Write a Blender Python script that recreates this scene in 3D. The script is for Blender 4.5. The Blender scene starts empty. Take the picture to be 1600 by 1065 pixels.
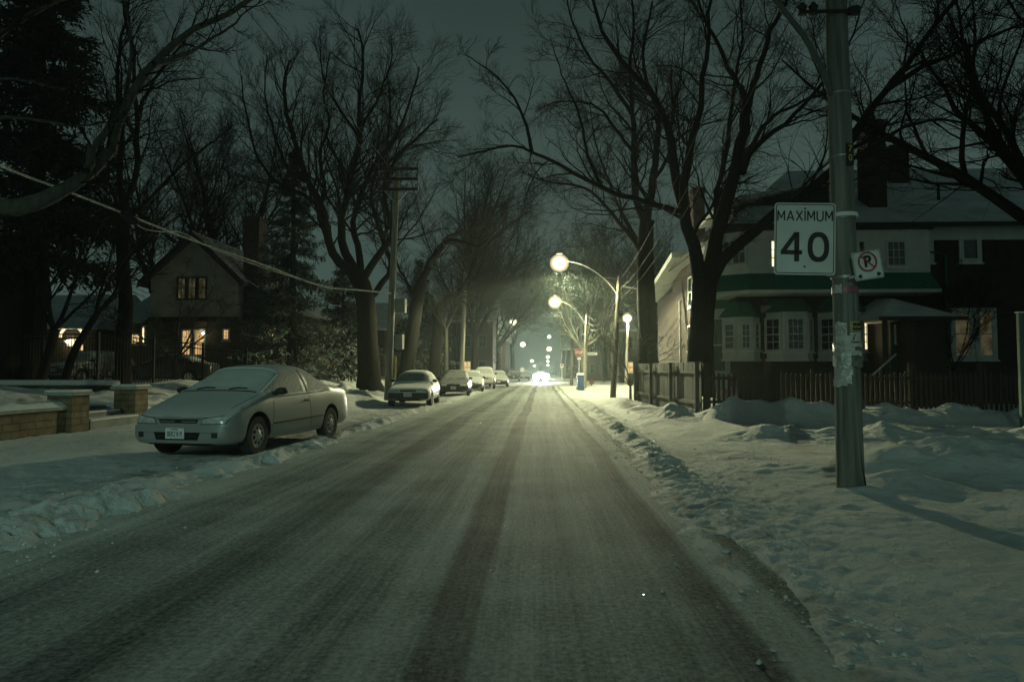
import bpy, bmesh, math, random
import numpy as np
from mathutils import Vector, Matrix
from mathutils.bvhtree import BVHTree
R = math.radians
sc = bpy.context.scene
col = sc.collection
rng = np.random.default_rng(7)
random.seed(5)

# ------------------------------------------------------------------ camera
F = 1067.0; CAMZ = 1.35
PITCH = math.atan((580 - 532.5) / F); YAW = math.atan((846 - 800) / F)
cd = bpy.data.cameras.new('camera'); cam = bpy.data.objects.new('camera', cd); col.objects.link(cam)
cd.sensor_width = 36; cd.lens = 36 * F / 1600; cd.clip_start = .05; cd.clip_end = 3000
cam.location = (0, 0, CAMZ)
cam.rotation_euler = (R(90) + PITCH, 0, YAW)
sc.camera = cam
CR = Matrix.Rotation(YAW, 3, 'Z') @ Matrix.Rotation(R(90) + PITCH, 3, 'X')

def ray(u, v):
    return CR @ Vector(((u - 800) / F, -(v - 532.5) / F, -1))
def P(u, v, Y):                      # the point seen at (u, v) of the photograph, Y metres up the road
    d = ray(u, v); t = Y / d.y
    return Vector((d.x * t, Y, CAMZ + d.z * t))
def G(u, v, z=0.0):                  # the ground point seen at (u, v)
    d = ray(u, v); t = (z - CAMZ) / d.z
    return Vector((d.x * t, d.y * t, z))

# ------------------------------------------------------------------ world, light, render
w = bpy.data.worlds.new('World'); sc.world = w; w.use_nodes = True
nt = w.node_tree; nt.nodes.clear()
def nn(t, k, **kw):
    n = t.nodes.new(k)
    for a, b in kw.items(): setattr(n, a, b)
    return n
SKY_H, SKY_M, SKY_Z = (.092, .136, .116), (.060, .094, .083), (.0130, .0240, .0230)
tc = nn(nt, 'ShaderNodeTexCoord'); sx = nn(nt, 'ShaderNodeSeparateXYZ'); nt.links.new(tc.outputs['Generated'], sx.inputs[0])
cr = nn(nt, 'ShaderNodeValToRGB'); nt.links.new(sx.outputs['Z'], cr.inputs[0])
e = cr.color_ramp.elements
e[0].position = 0; e[0].color = (*SKY_H, 1); e[1].position = .62; e[1].color = (*SKY_Z, 1)
m_ = e.new(.2); m_.color = (*SKY_M, 1)
nz = nn(nt, 'ShaderNodeTexNoise'); nz.inputs['Scale'].default_value = 2.2; nz.inputs['Detail'].default_value = 4
nt.links.new(tc.outputs['Generated'], nz.inputs['Vector'])
mr = nn(nt, 'ShaderNodeMapRange'); mr.inputs[1].default_value = .3; mr.inputs[2].default_value = .7; mr.inputs[3].default_value = .85; mr.inputs[4].default_value = 1.15
nt.links.new(nz.outputs['Fac'], mr.inputs[0])
bg = nn(nt, 'ShaderNodeBackground'); wo = nn(nt, 'ShaderNodeOutputWorld')
nt.links.new(cr.outputs[0], bg.inputs[0]); nt.links.new(mr.outputs[0], bg.inputs[1]); nt.links.new(bg.outputs[0], wo.inputs[0])
sc.view_settings.view_transform = 'Standard'; sc.view_settings.look = 'None'
sc.view_settings.gamma = 1; sc.view_settings.use_curve_mapping = False
sc.view_settings.exposure = 0.0
sc.render.engine = 'CYCLES'
cy = sc.cycles
cy.use_denoising = True; cy.use_light_tree = True
cy.max_bounces = 4; cy.diffuse_bounces = 2; cy.glossy_bounces = 2; cy.transmission_bounces = 4; cy.volume_bounces = 0; cy.transparent_max_bounces = 8
cy.caustics_reflective = False; cy.caustics_refractive = False; cy.sample_clamp_indirect = 3
LAMP_COL = (1.0, .97, .56)

# ------------------------------------------------------------------ materials
MATS = {}
def mat(name, base=(.5, .5, .5), rough=.8, metal=0, var=.15, scale=6, snow=0.0, snow_thr=.6, bump=0, bscale=40, emit=None, estr=1, stretch=None, spec=.4, detail=4):
    if name in MATS: return MATS[name]
    m = bpy.data.materials.new(name); m.use_nodes = True; t = m.node_tree; t.nodes.clear()
    o = nn(t, 'ShaderNodeOutputMaterial'); b = nn(t, 'ShaderNodeBsdfPrincipled'); t.links.new(b.outputs[0], o.inputs[0])
    b.inputs['Roughness'].default_value = rough; b.inputs['Metallic'].default_value = metal
    b.inputs['Specular IOR Level'].default_value = spec
    tcn = nn(t, 'ShaderNodeTexCoord'); src = tcn.outputs['Object']
    if stretch:
        mp = nn(t, 'ShaderNodeMapping'); mp.inputs['Scale'].default_value = stretch
        t.links.new(src, mp.inputs[0]); src = mp.outputs[0]
    n = nn(t, 'ShaderNodeTexNoise'); n.inputs['Scale'].default_value = scale; n.inputs['Detail'].default_value = detail
    t.links.new(src, n.inputs['Vector'])
    ra = nn(t, 'ShaderNodeValToRGB'); t.links.new(n.outputs['Fac'], ra.inputs[0])
    ra.color_ramp.elements[0].position = .3; ra.color_ramp.elements[1].position = .7
    ra.color_ramp.elements[0].color = (*[c * (1 - var) for c in base], 1); ra.color_ramp.elements[1].color = (*[min(1, c * (1 + var)) for c in base], 1)
    out = ra.outputs[0]
    if snow > 0:
        ge = nn(t, 'ShaderNodeNewGeometry'); se = nn(t, 'ShaderNodeSeparateXYZ'); t.links.new(ge.outputs['Normal'], se.inputs[0])
        n2 = nn(t, 'ShaderNodeTexNoise'); n2.inputs['Scale'].default_value = 5; n2.inputs['Detail'].default_value = 6; t.links.new(tcn.outputs['Object'], n2.inputs['Vector'])
        a1 = nn(t, 'ShaderNodeMath', operation='MULTIPLY_ADD'); t.links.new(n2.outputs['Fac'], a1.inputs[0]); a1.inputs[1].default_value = .8; a1.inputs[2].default_value = -.4
        a2 = nn(t, 'ShaderNodeMath', operation='ADD'); t.links.new(se.outputs['Z'], a2.inputs[0]); t.links.new(a1.outputs[0], a2.inputs[1])
        m2 = nn(t, 'ShaderNodeMapRange'); m2.inputs[1].default_value = snow_thr - .12; m2.inputs[2].default_value = snow_thr + .12; m2.inputs[4].default_value = snow
        t.links.new(a2.outputs[0], m2.inputs[0])
        mx = nn(t, 'ShaderNodeMix', data_type='RGBA'); t.links.new(m2.outputs[0], mx.inputs[0]); t.links.new(out, mx.inputs[6]); mx.inputs[7].default_value = (.72, .75, .74, 1)
        out = mx.outputs[2]
        if metal > 0:
            iv = nn(t, 'ShaderNodeMath', operation='MULTIPLY_ADD'); t.links.new(m2.outputs[0], iv.inputs[0]); iv.inputs[1].default_value = -metal; iv.inputs[2].default_value = metal; t.links.new(iv.outputs[0], b.inputs['Metallic'])
        iv = nn(t, 'ShaderNodeMapRange'); t.links.new(m2.outputs[0], iv.inputs[0]); iv.inputs[3].default_value = rough; iv.inputs[4].default_value = .8; t.links.new(iv.outputs[0], b.inputs['Roughness'])
    t.links.new(out, b.inputs['Base Color'])
    if bump:
        n3 = nn(t, 'ShaderNodeTexNoise'); n3.inputs['Scale'].default_value = bscale; n3.inputs['Detail'].default_value = 5; t.links.new(src, n3.inputs['Vector'])
        bu = nn(t, 'ShaderNodeBump'); bu.inputs['Strength'].default_value = bump; bu.inputs['Distance'].default_value = .02
        t.links.new(n3.outputs['Fac'], bu.inputs['Height']); t.links.new(bu.outputs[0], b.inputs['Normal'])
    if emit:
        b.inputs['Emission Color'].default_value = (*emit, 1); b.inputs['Emission Strength'].default_value = estr
    MATS[name] = m; return m

def brick_mat(name, c1, c2, mortar, scale=1.0, bw=.22, bh=.075, axis='XZ', snow=0):
    if name in MATS: return MATS[name]
    m = bpy.data.materials.new(name); m.use_nodes = True; t = m.node_tree; t.nodes.clear()
    o = nn(t, 'ShaderNodeOutputMaterial'); b = nn(t, 'ShaderNodeBsdfPrincipled'); t.links.new(b.outputs[0], o.inputs[0]); b.inputs['Roughness'].default_value = .9
    ge = nn(t, 'ShaderNodeNewGeometry'); se = nn(t, 'ShaderNodeSeparateXYZ'); t.links.new(ge.outputs['Position'], se.inputs[0])
    ad = nn(t, 'ShaderNodeMath', operation='ADD'); t.links.new(se.outputs['X'], ad.inputs[0]); t.links.new(se.outputs['Y'], ad.inputs[1])
    co = nn(t, 'ShaderNodeCombineXYZ'); t.links.new(ad.outputs[0], co.inputs[0]); t.links.new(se.outputs['Z'], co.inputs[1])
    br = nn(t, 'ShaderNodeTexBrick'); t.links.new(co.outputs[0], br.inputs['Vector'])
    br.inputs['Color1'].default_value = (*c1, 1); br.inputs['Color2'].default_value = (*c2, 1); br.inputs['Mortar'].default_value = (*mortar, 1)
    br.inputs['Scale'].default_value = 1; br.inputs['Mortar Size'].default_value = bh * .12; br.inputs['Brick Width'].default_value = bw; br.inputs['Row Height'].default_value = bh; br.inputs['Mortar Smooth'].default_value = .3
    nz = nn(t, 'ShaderNodeTexNoise'); nz.inputs['Scale'].default_value = 4; nz.inputs['Detail'].default_value = 8; t.links.new(ge.outputs['Position'], nz.inputs['Vector'])
    mr = nn(t, 'ShaderNodeMapRange'); t.links.new(nz.outputs['Fac'], mr.inputs[0]); mr.inputs[1].default_value = .3; mr.inputs[2].default_value = .7; mr.inputs[3].default_value = .6; mr.inputs[4].default_value = 1.3
    mx = nn(t, 'ShaderNodeMix', data_type='RGBA', blend_type='MULTIPLY'); mx.inputs[0].default_value = 1; t.links.new(br.outputs['Color'], mx.inputs[6]); t.links.new(mr.outputs[0], mx.inputs[7])
    t.links.new(mx.outputs[2], b.inputs['Base Color'])
    bu = nn(t, 'ShaderNodeBump'); bu.inputs['Strength'].default_value = .6; bu.inputs['Distance'].default_value = .008; bu.invert = True
    t.links.new(br.outputs['Fac'], bu.inputs['Height']); t.links.new(bu.outputs[0], b.inputs['Normal'])
    MATS[name] = m; return m

def emis(name, c, s, noise=0, scale=3):
    if name in MATS: return MATS[name]
    m = bpy.data.materials.new(name); m.use_nodes = True; t = m.node_tree; t.nodes.clear()
    o = nn(t, 'ShaderNodeOutputMaterial'); em = nn(t, 'ShaderNodeEmission'); t.links.new(em.outputs[0], o.inputs[0])
    em.inputs[0].default_value = (*c, 1); em.inputs[1].default_value = s
    if noise:
        tcn = nn(t, 'ShaderNodeTexCoord'); n = nn(t, 'ShaderNodeTexNoise'); n.inputs['Scale'].default_value = scale; n.inputs['Detail'].default_value = 3; t.links.new(tcn.outputs['Object'], n.inputs['Vector'])
        mr = nn(t, 'ShaderNodeMapRange'); t.links.new(n.outputs['Fac'], mr.inputs[0]); mr.inputs[1].default_value = .35; mr.inputs[2].default_value = .65; mr.inputs[3].default_value = s * (1 - noise); mr.inputs[4].default_value = s * (1 + noise)
        t.links.new(mr.outputs[0], em.inputs[1])
    MATS[name] = m; return m

# ------------------------------------------------------------------ mesh helpers
def link(o, parent=None):
    col.objects.link(o)
    if parent is not None: o.parent = parent
    return o
def tag(o, label=None, cat=None, group=None, kind=None):
    if label: o['label'] = label
    if cat: o['category'] = cat
    if group: o['group'] = group
    if kind: o['kind'] = kind
    return o
def empty(name, loc=(0, 0, 0), rz=0, label=None, cat=None, group=None):
    o = bpy.data.objects.new(name, None); col.objects.link(o); o.location = loc; o.rotation_euler = (0, 0, rz); o.empty_display_size = .2
    return tag(o, label, cat, group)
def np_mesh(name, V, Fq, m, parent=None, smooth=False):
    V = np.asarray(V, dtype=np.float32).reshape(-1, 3); Fq = np.asarray(Fq, dtype=np.int32)
    me = bpy.data.meshes.new(name); k = Fq.shape[1]
    me.vertices.add(len(V)); me.vertices.foreach_set('co', V.ravel())
    me.loops.add(Fq.size); me.loops.foreach_set('vertex_index', Fq.ravel())
    me.polygons.add(len(Fq)); me.polygons.foreach_set('loop_start', np.arange(0, Fq.size, k, dtype=np.int32))
    if smooth: me.polygons.foreach_set('use_smooth', np.ones(len(Fq), dtype=bool))
    me.update(calc_edges=True)
    if m: me.materials.append(m)
    o = bpy.data.objects.new(name, me); link(o, parent)
    return o

class MB:
    """collects boxes, prisms and tubes, then links them as one mesh object"""
    def __init__(s, M=None): s.v = []; s.f = []; s.M = M; s.mi = []; s.k = 0
    def add(s, vs, fs):
        b = len(s.v)
        for p in vs:
            p = Vector(p)
            s.v.append(s.M @ p if s.M else p)
        for f in fs: s.f.append([i + b for i in f]); s.mi.append(s.k)
        return s
    def box(s, x0, x1, y0, y1, z0, z1):
        return s.add([(x0, y0, z0), (x1, y0, z0), (x1, y1, z0), (x0, y1, z0), (x0, y0, z1), (x1, y0, z1), (x1, y1, z1), (x0, y1, z1)],
                     [(0, 3, 2, 1), (4, 5, 6, 7), (0, 1, 5, 4), (1, 2, 6, 5), (2, 3, 7, 6), (3, 0, 4, 7)])
    def prism(s, poly, d):           # poly: list of 3-d points, extruded by vector d
        n = len(poly); d = Vector(d)
        a = [Vector(p) for p in poly]
        return s.add(a + [p + d for p in a], [list(range(n))[::-1], [n + i for i in range(n)]] + [[i, (i + 1) % n, n + (i + 1) % n, n + i] for i in range(n)])
    def tube(s, pts, rad, n=8, cap=True):
        pts = [Vector(p) for p in pts]
        if not hasattr(rad, '__len__'): rad = [rad] * len(pts)
        vs = []; fs = []
        ref = None
        for i, p in enumerate(pts):
            d = (pts[min(i + 1, len(pts) - 1)] - pts[max(i - 1, 0)]).normalized()
            if ref is None: ref = Vector((0, 0, 1)) if abs(d.z) < .9 else Vector((1, 0, 0))
            a = (ref - d * ref.dot(d)).normalized(); b = d.cross(a); ref = a
            for k in range(n):
                t = 2 * math.pi * k / n
                vs.append(p + (a * math.cos(t) + b * math.sin(t)) * rad[i])
        for i in range(len(pts) - 1):
            for k in range(n):
                fs.append((i * n + k, i * n + (k + 1) % n, (i + 1) * n + (k + 1) % n, (i + 1) * n + k))
        if cap: fs.append(list(range(n))[::-1]); fs.append([(len(pts) - 1) * n + k for k in range(n)])
        return s.add(vs, fs)
    def lathe(s, prof, c, axis='Z', n=24):    # prof: (r, h) list
        vs = []; fs = []; c = Vector(c)
        for r, h in prof:
            for k in range(n):
                t = 2 * math.pi * k / n; a, b = r * math.cos(t), r * math.sin(t)
                vs.append(c + (Vector((a, b, h)) if axis == 'Z' else Vector((h, a, b)) if axis == 'X' else Vector((a, h, b))))
        m = len(prof)
        for i in range(m - 1):
            for k in range(n): fs.append((i * n + k, i * n + (k + 1) % n, (i + 1) * n + (k + 1) % n, (i + 1) * n + k))
        fs.append(list(range(n))[::-1]); fs.append([(m - 1) * n + k for k in range(n)])
        return s.add(vs, fs)
    def build(s, name, m, parent=None, smooth=False, bevel=0):
        me = bpy.data.meshes.new(name); me.from_pydata([tuple(p) for p in s.v], [], s.f)
        ms = m if isinstance(m, (list, tuple)) else [m]
        for q in ms: me.materials.append(q)
        if len(ms) > 1: me.polygons.foreach_set('material_index', s.mi)
        if smooth: me.polygons.foreach_set('use_smooth', [True] * len(me.polygons))
        me.update()
        bm = bmesh.new(); bm.from_mesh(me); bmesh.ops.recalc_face_normals(bm, faces=bm.faces)
        bm.to_mesh(me); bm.free()
        o = bpy.data.objects.new(name, me); link(o, parent)
        if bevel:
            b = o.modifiers.new('b', 'BEVEL'); b.width = bevel; b.segments = 2; b.limit_method = 'ANGLE'
        if smooth and not bevel:
            md = me; 
            try: md.set_sharp_from_angle(angle=R(40))
            except Exception: pass
        return o

def text_mesh(name, s, size, m, parent, loc, rot=(R(90), 0, 0), bold=.0, depth=.002, sx=1.0, align='CENTER', space=1.0):
    cu = bpy.data.curves.new(name, 'FONT'); cu.body = s; cu.size = size; cu.align_x = align; cu.align_y = 'CENTER'; cu.offset = bold; cu.extrude = depth; cu.space_character = space
    o = bpy.data.objects.new(name, cu); col.objects.link(o)
    me = bpy.data.meshes.new_from_object(o.evaluated_get(bpy.context.evaluated_depsgraph_get()))
    bpy.data.objects.remove(o)
    me.materials.clear(); me.materials.append(m)
    o = bpy.data.objects.new(name, me); link(o, parent); o.location = loc; o.rotation_euler = rot; o.scale = (sx, 1, 1)
    return o

# numpy noise
_T = rng.random((256, 256))
def vn(x, y, s=0):
    x = x + s * 37.7; y = y + s * 91.3
    xi = np.floor(x).astype(int); yi = np.floor(y).astype(int); fx = x - xi; fy = y - yi
    fx = fx * fx * (3 - 2 * fx); fy = fy * fy * (3 - 2 * fy)
    g = lambda a, b: _T[a & 255, b & 255]
    return (g(xi, yi) * (1 - fx) + g(xi + 1, yi) * fx) * (1 - fy) + (g(xi, yi + 1) * (1 - fx) + g(xi + 1, yi + 1) * fx) * fy
def fbm(x, y, o=4, s=0):
    r = 0; a = 1; t = 0
    for i in range(o):
        r = r + a * vn(x * 2 ** i, y * 2 ** i, s + i); t += a; a *= .5
    return r / t - .5
def sm(a, b, x):
    t = np.clip((x - a) / (b - a), 0, 1); return t * t * (3 - 2 * t)
def gs(x, y, cx, cy, sx, sy, rot=0):
    dx = x - cx; dy = y - cy; c, s_ = math.cos(rot), math.sin(rot)
    return np.exp(-((dx * c + dy * s_) / sx) ** 2 - ((-dx * s_ + dy * c) / sy) ** 2)

# ------------------------------------------------------------------ ground
CROSS0, CROSS1 = 64.0, 73.0
def ground_h(x, y):
    x = np.asarray(x, float); y = np.asarray(y, float)
    n0 = fbm(x * .45, y * .45, 3, 1); n1 = fbm(x * 1.3, y * 1.3, 4, 2); n2 = fbm(x * 3.5, y * 3.5, 4, 3); n3 = fbm(x * 11, y * 11, 3, 4)
    rg = 1 - np.abs(fbm(x * 2.2, y * 2.2, 4, 9)) * 4           # ridged clods
    near = np.clip(1.4 - y / 60, .3, 1)
    # left half
    n4 = fbm(x * 26, y * 26, 2, 6); cr_ = np.clip(.16 - np.abs(fbm(x * 5.5, y * 5.5, 3, 12)), 0, 1)
    lane = .02 + .05 * n1 + .06 * n2 + .03 * n3 + .012 * n4
    ridge_x = -4.15 + .25 * n0 * 2 + np.where(y < 11, -.12 * (11 - y) * .4, 0)
    ridge = np.exp(-((x - ridge_x) / (.38 + .25 * sm(11, 4, y))) ** 2) * (.05 + .10 * n1 + .11 * n2 + .05 * n3) * sm(60, 40, y)
    fill = sm(10, 5, y) * sm(-6.8, -4.8, x) * (.03 + .10 * n1 + .05 * n2)
    walk = .13 + .05 * n1 + .03 * n2 + .02 * n3
    L = lane + np.clip(ridge, -.02, .3) + fill
    L = L + (walk - L) * sm(-6.5, -7.1, x)
    bank = gs(x, y, -8.2, 27.5, 1.5, 5) * (.45 + .9 * n1) + gs(x, y, -7.6, 21.5, .8, 2.5) * (.18 + .4 * n1)
    L = L + bank
    up = .50 + .42 * sm(-10.5, -16, x) + .45 * n0 + .28 * n1 + .05 * n2
    up = np.where((y > 13.6) & (y < 16.0), np.minimum(up, .32 + .09 * (-9.6 - x) + .1 * n1), up)
    gate = sm(9.55, 9.62, -x) * sm(23.2, 22.6, y)
    slope = sm(-8.5, -13, x) * sm(22.4, 23.4, y)
    L = L * (1 - gate) + up * gate
    L = L * (1 - slope) + (.85 + .35 * n0 + .12 * n1) * slope
    # right half
    rub = np.exp(-((x - (1.72 + .12 * n0)) / .24) ** 2) * (.04 + .05 * rg + .16 * n2 + .12 * n3) * sm(4, 12, y) * sm(58, 40, y)
    rut = -(.070 + .06 * n3 + .05 * n2) * np.exp(-((x - (1.46 - .22 * sm(4.6, 2.8, y) + .10 * n0 + .05 * n2)) / .10) ** 2) * sm(6.8, 4.8, y)
    Rr = .03 + .02 * n1 + .022 * n2 + .016 * n3 * (1 + 1.5 * sm(3.5, 1.5, x)) + .008 * n4 + .05 * sm(1.9, 3.2, x) + np.clip(rub, -.02, .3) + rut
    Rr += .02 * n2 * sm(1.8, 2.6, x) * sm(8, 3, np.abs(y - 10)) + .022 * np.clip(fbm(x * 2.0, y * 4.5, 3, 15) * 3, -1, .3) * sm(5.5, 3, x) * sm(4, 7, y)
    Rr += gs(x, y, 5.3, 9.1, 1.35, .75, .1) * (.40 + .25 * n1 + .12 * n2) + gs(x, y, 3.95, 7.75, .5, .32) * .17 + gs(x, y, 3.4, 7.35, .22, .16) * .05
    Rr += sm(2.7, 5.0, x) * np.exp(-((y - 13.1 - .05 * x) / .75) ** 2) * (.22 + .5 * n1 + .12 * n2)
    Rr -= sm(4.5, 5.5, x) * np.exp(-((y - 16.2) / .9) ** 4) * (.02 * n1 + .022 * n2 + .05)
    Rr += sm(9, 13, x) * np.exp(-((y - 12.5) / 1.8) ** 2) * .14
    Rr += sm(3.9, 4.6, x) * np.exp(-((y - 18.1) / .65) ** 2) * (.36 + .6 * n1 + .1 * n2)
    Rr += gs(x, y, 5.5, 17.9, .9, .5) * .18 + gs(x, y, 3.7, 19.3, .75, 1.5) * (.26 + .7 * n1) + gs(x, y, 3.1, 24, .7, 5) * (.18 + .5 * n1)
    Rr += .12 * sm(4.2, 4.6, x) * sm(18.9, 19.6, y) * sm(62, 60, y)
    Rr += .06 * np.sin(x * 1.1 + y * 9) * .12 * sm(3, 5, x) * sm(12.5, 9.5, y) * sm(7, 9.5, y)
    # blend across the road
    el = -3.72 + .34 * n1 + .30 * n2 + .14 * n3 - .1 * sm(6, 3, y)
    er = .98 + (.20 + .25 * sm(6, 12, y)) * n1 + .30 * n2 + .24 * n3 + .32 * sm(7, 13, y)
    a = sm(0, .6, el - x); b = sm(-.15, .5, x - er)
    z = -.05 + (L + .05) * a + (Rr + .05) * b
    cw = sm(CROSS0 - 1.2, CROSS0, y) * sm(CROSS1 + 1.2, CROSS1, y)
    z = z * (1 - cw) - .05 * cw
    far = sm(CROSS1 + 1, CROSS1 + 4, y) * (np.abs(x + 1.2) > 2.6)
    return z
def gz(x, y): return float(ground_h(np.array([x]), np.array([y]))[0])

def sheet(name, ts, ys, fn, m):
    T, Y = np.meshgrid(ts, ys); X = T * (np.abs(Y) + 4.0)
    Z = fn(X, Y); V = np.stack([X, Y, Z], -1).reshape(-1, 3)
    nr, nc = T.shape; i = np.arange(nr - 1)[:, None] * nc + np.arange(nc - 1)[None, :]
    Fq = np.stack([i, i + 1, i + nc + 1, i + nc], -1).reshape(-1, 4)
    return np_mesh(name, V, Fq, m, smooth=True)

def snow_mat():
    m = bpy.data.materials.new('snow_ground'); m.use_nodes = True; t = m.node_tree; t.nodes.clear(); L = t.links.new
    o = nn(t, 'ShaderNodeOutputMaterial'); b = nn(t, 'ShaderNodeBsdfPrincipled'); L(b.outputs[0], o.inputs[0]); b.inputs['Roughness'].default_value = .75; b.inputs['Specular IOR Level'].default_value = .3
    ge = nn(t, 'ShaderNodeNewGeometry'); se = nn(t, 'ShaderNodeSeparateXYZ'); L(ge.outputs['Position'], se.inputs[0])
    n1 = nn(t, 'ShaderNodeTexNoise'); n1.inputs['Scale'].default_value = 2.6; n1.inputs['Detail'].default_value = 8; n1.inputs['Roughness'].default_value = .65; L(ge.outputs['Position'], n1.inputs['Vector'])
    # dirt close to the kerbs
    def band(c, wd):
        a = nn(t, 'ShaderNodeMath', operation='SUBTRACT'); L(se.outputs['X'], a.inputs[0]); a.inputs[1].default_value = c
        a2 = nn(t, 'ShaderNodeMath', operation='ABSOLUTE'); L(a.outputs[0], a2.inputs[0])
        a3 = nn(t, 'ShaderNodeMapRange'); L(a2.outputs[0], a3.inputs[0]); a3.inputs[1].default_value = 0; a3.inputs[2].default_value = wd; a3.inputs[3].default_value = 1; a3.inputs[4].default_value = 0
        return a3.outputs[0]
    s = nn(t, 'ShaderNodeMath', operation='MAXIMUM'); L(band(-4.9, 1.6), s.inputs[0]); L(band(1.42, .55), s.inputs[1])
    k = nn(t, 'ShaderNodeMath', operation='MULTIPLY_ADD'); L(s.outputs[0], k.inputs[0]); k.inputs[1].default_value = .14; k.inputs[2].default_value = -.02
    a = nn(t, 'ShaderNodeMath', operation='ADD'); L(n1.outputs['Fac'], a.inputs[0]); L(k.outputs[0], a.inputs[1])
    mr = nn(t, 'ShaderNodeMapRange'); L(a.outputs[0], mr.inputs[0]); mr.inputs[1].default_value = .57; mr.inputs[2].default_value = .72; mr.inputs[4].default_value = .75
    n2 = nn(t, 'ShaderNodeTexNoise'); n2.inputs['Scale'].default_value = .7; n2.inputs['Detail'].default_value = 6; L(ge.outputs['Position'], n2.inputs['Vector'])
    cr = nn(t, 'ShaderNodeValToRGB'); L(n2.outputs['Fac'], cr.inputs[0]); cr.color_ramp.elements[0].position = .3; cr.color_ramp.elements[1].position = .7
    cr.color_ramp.elements[0].color = (.60, .65, .63, 1); cr.color_ramp.elements[1].color = (.80, .83, .81, 1)
    mx = nn(t, 'ShaderNodeMix', data_type='RGBA'); L(mr.outputs[0], mx.inputs[0]); L(cr.outputs[0], mx.inputs[6]); mx.inputs[7].default_value = (.20, .21, .18, 1)
    # bright ice grains
    vo = nn(t, 'ShaderNodeTexVoronoi'); vo.inputs['Scale'].default_value = 5; L(ge.outputs['Position'], vo.inputs['Vector'])
    L(mx.outputs[2], b.inputs['Base Color'])
    b1 = nn(t, 'ShaderNodeTexNoise'); b1.inputs['Scale'].default_value = 14; b1.inputs['Detail'].default_value = 12; b1.inputs['Roughness'].default_value = .72; L(ge.outputs['Position'], b1.inputs['Vector'])
    bu = nn(t, 'ShaderNodeBump'); bu.inputs['Strength'].default_value = 1; bu.inputs['Distance'].default_value = .05; L(b1.outputs['Fac'], bu.inputs['Height']); L(bu.outputs[0], b.inputs['Normal'])
    return m

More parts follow.
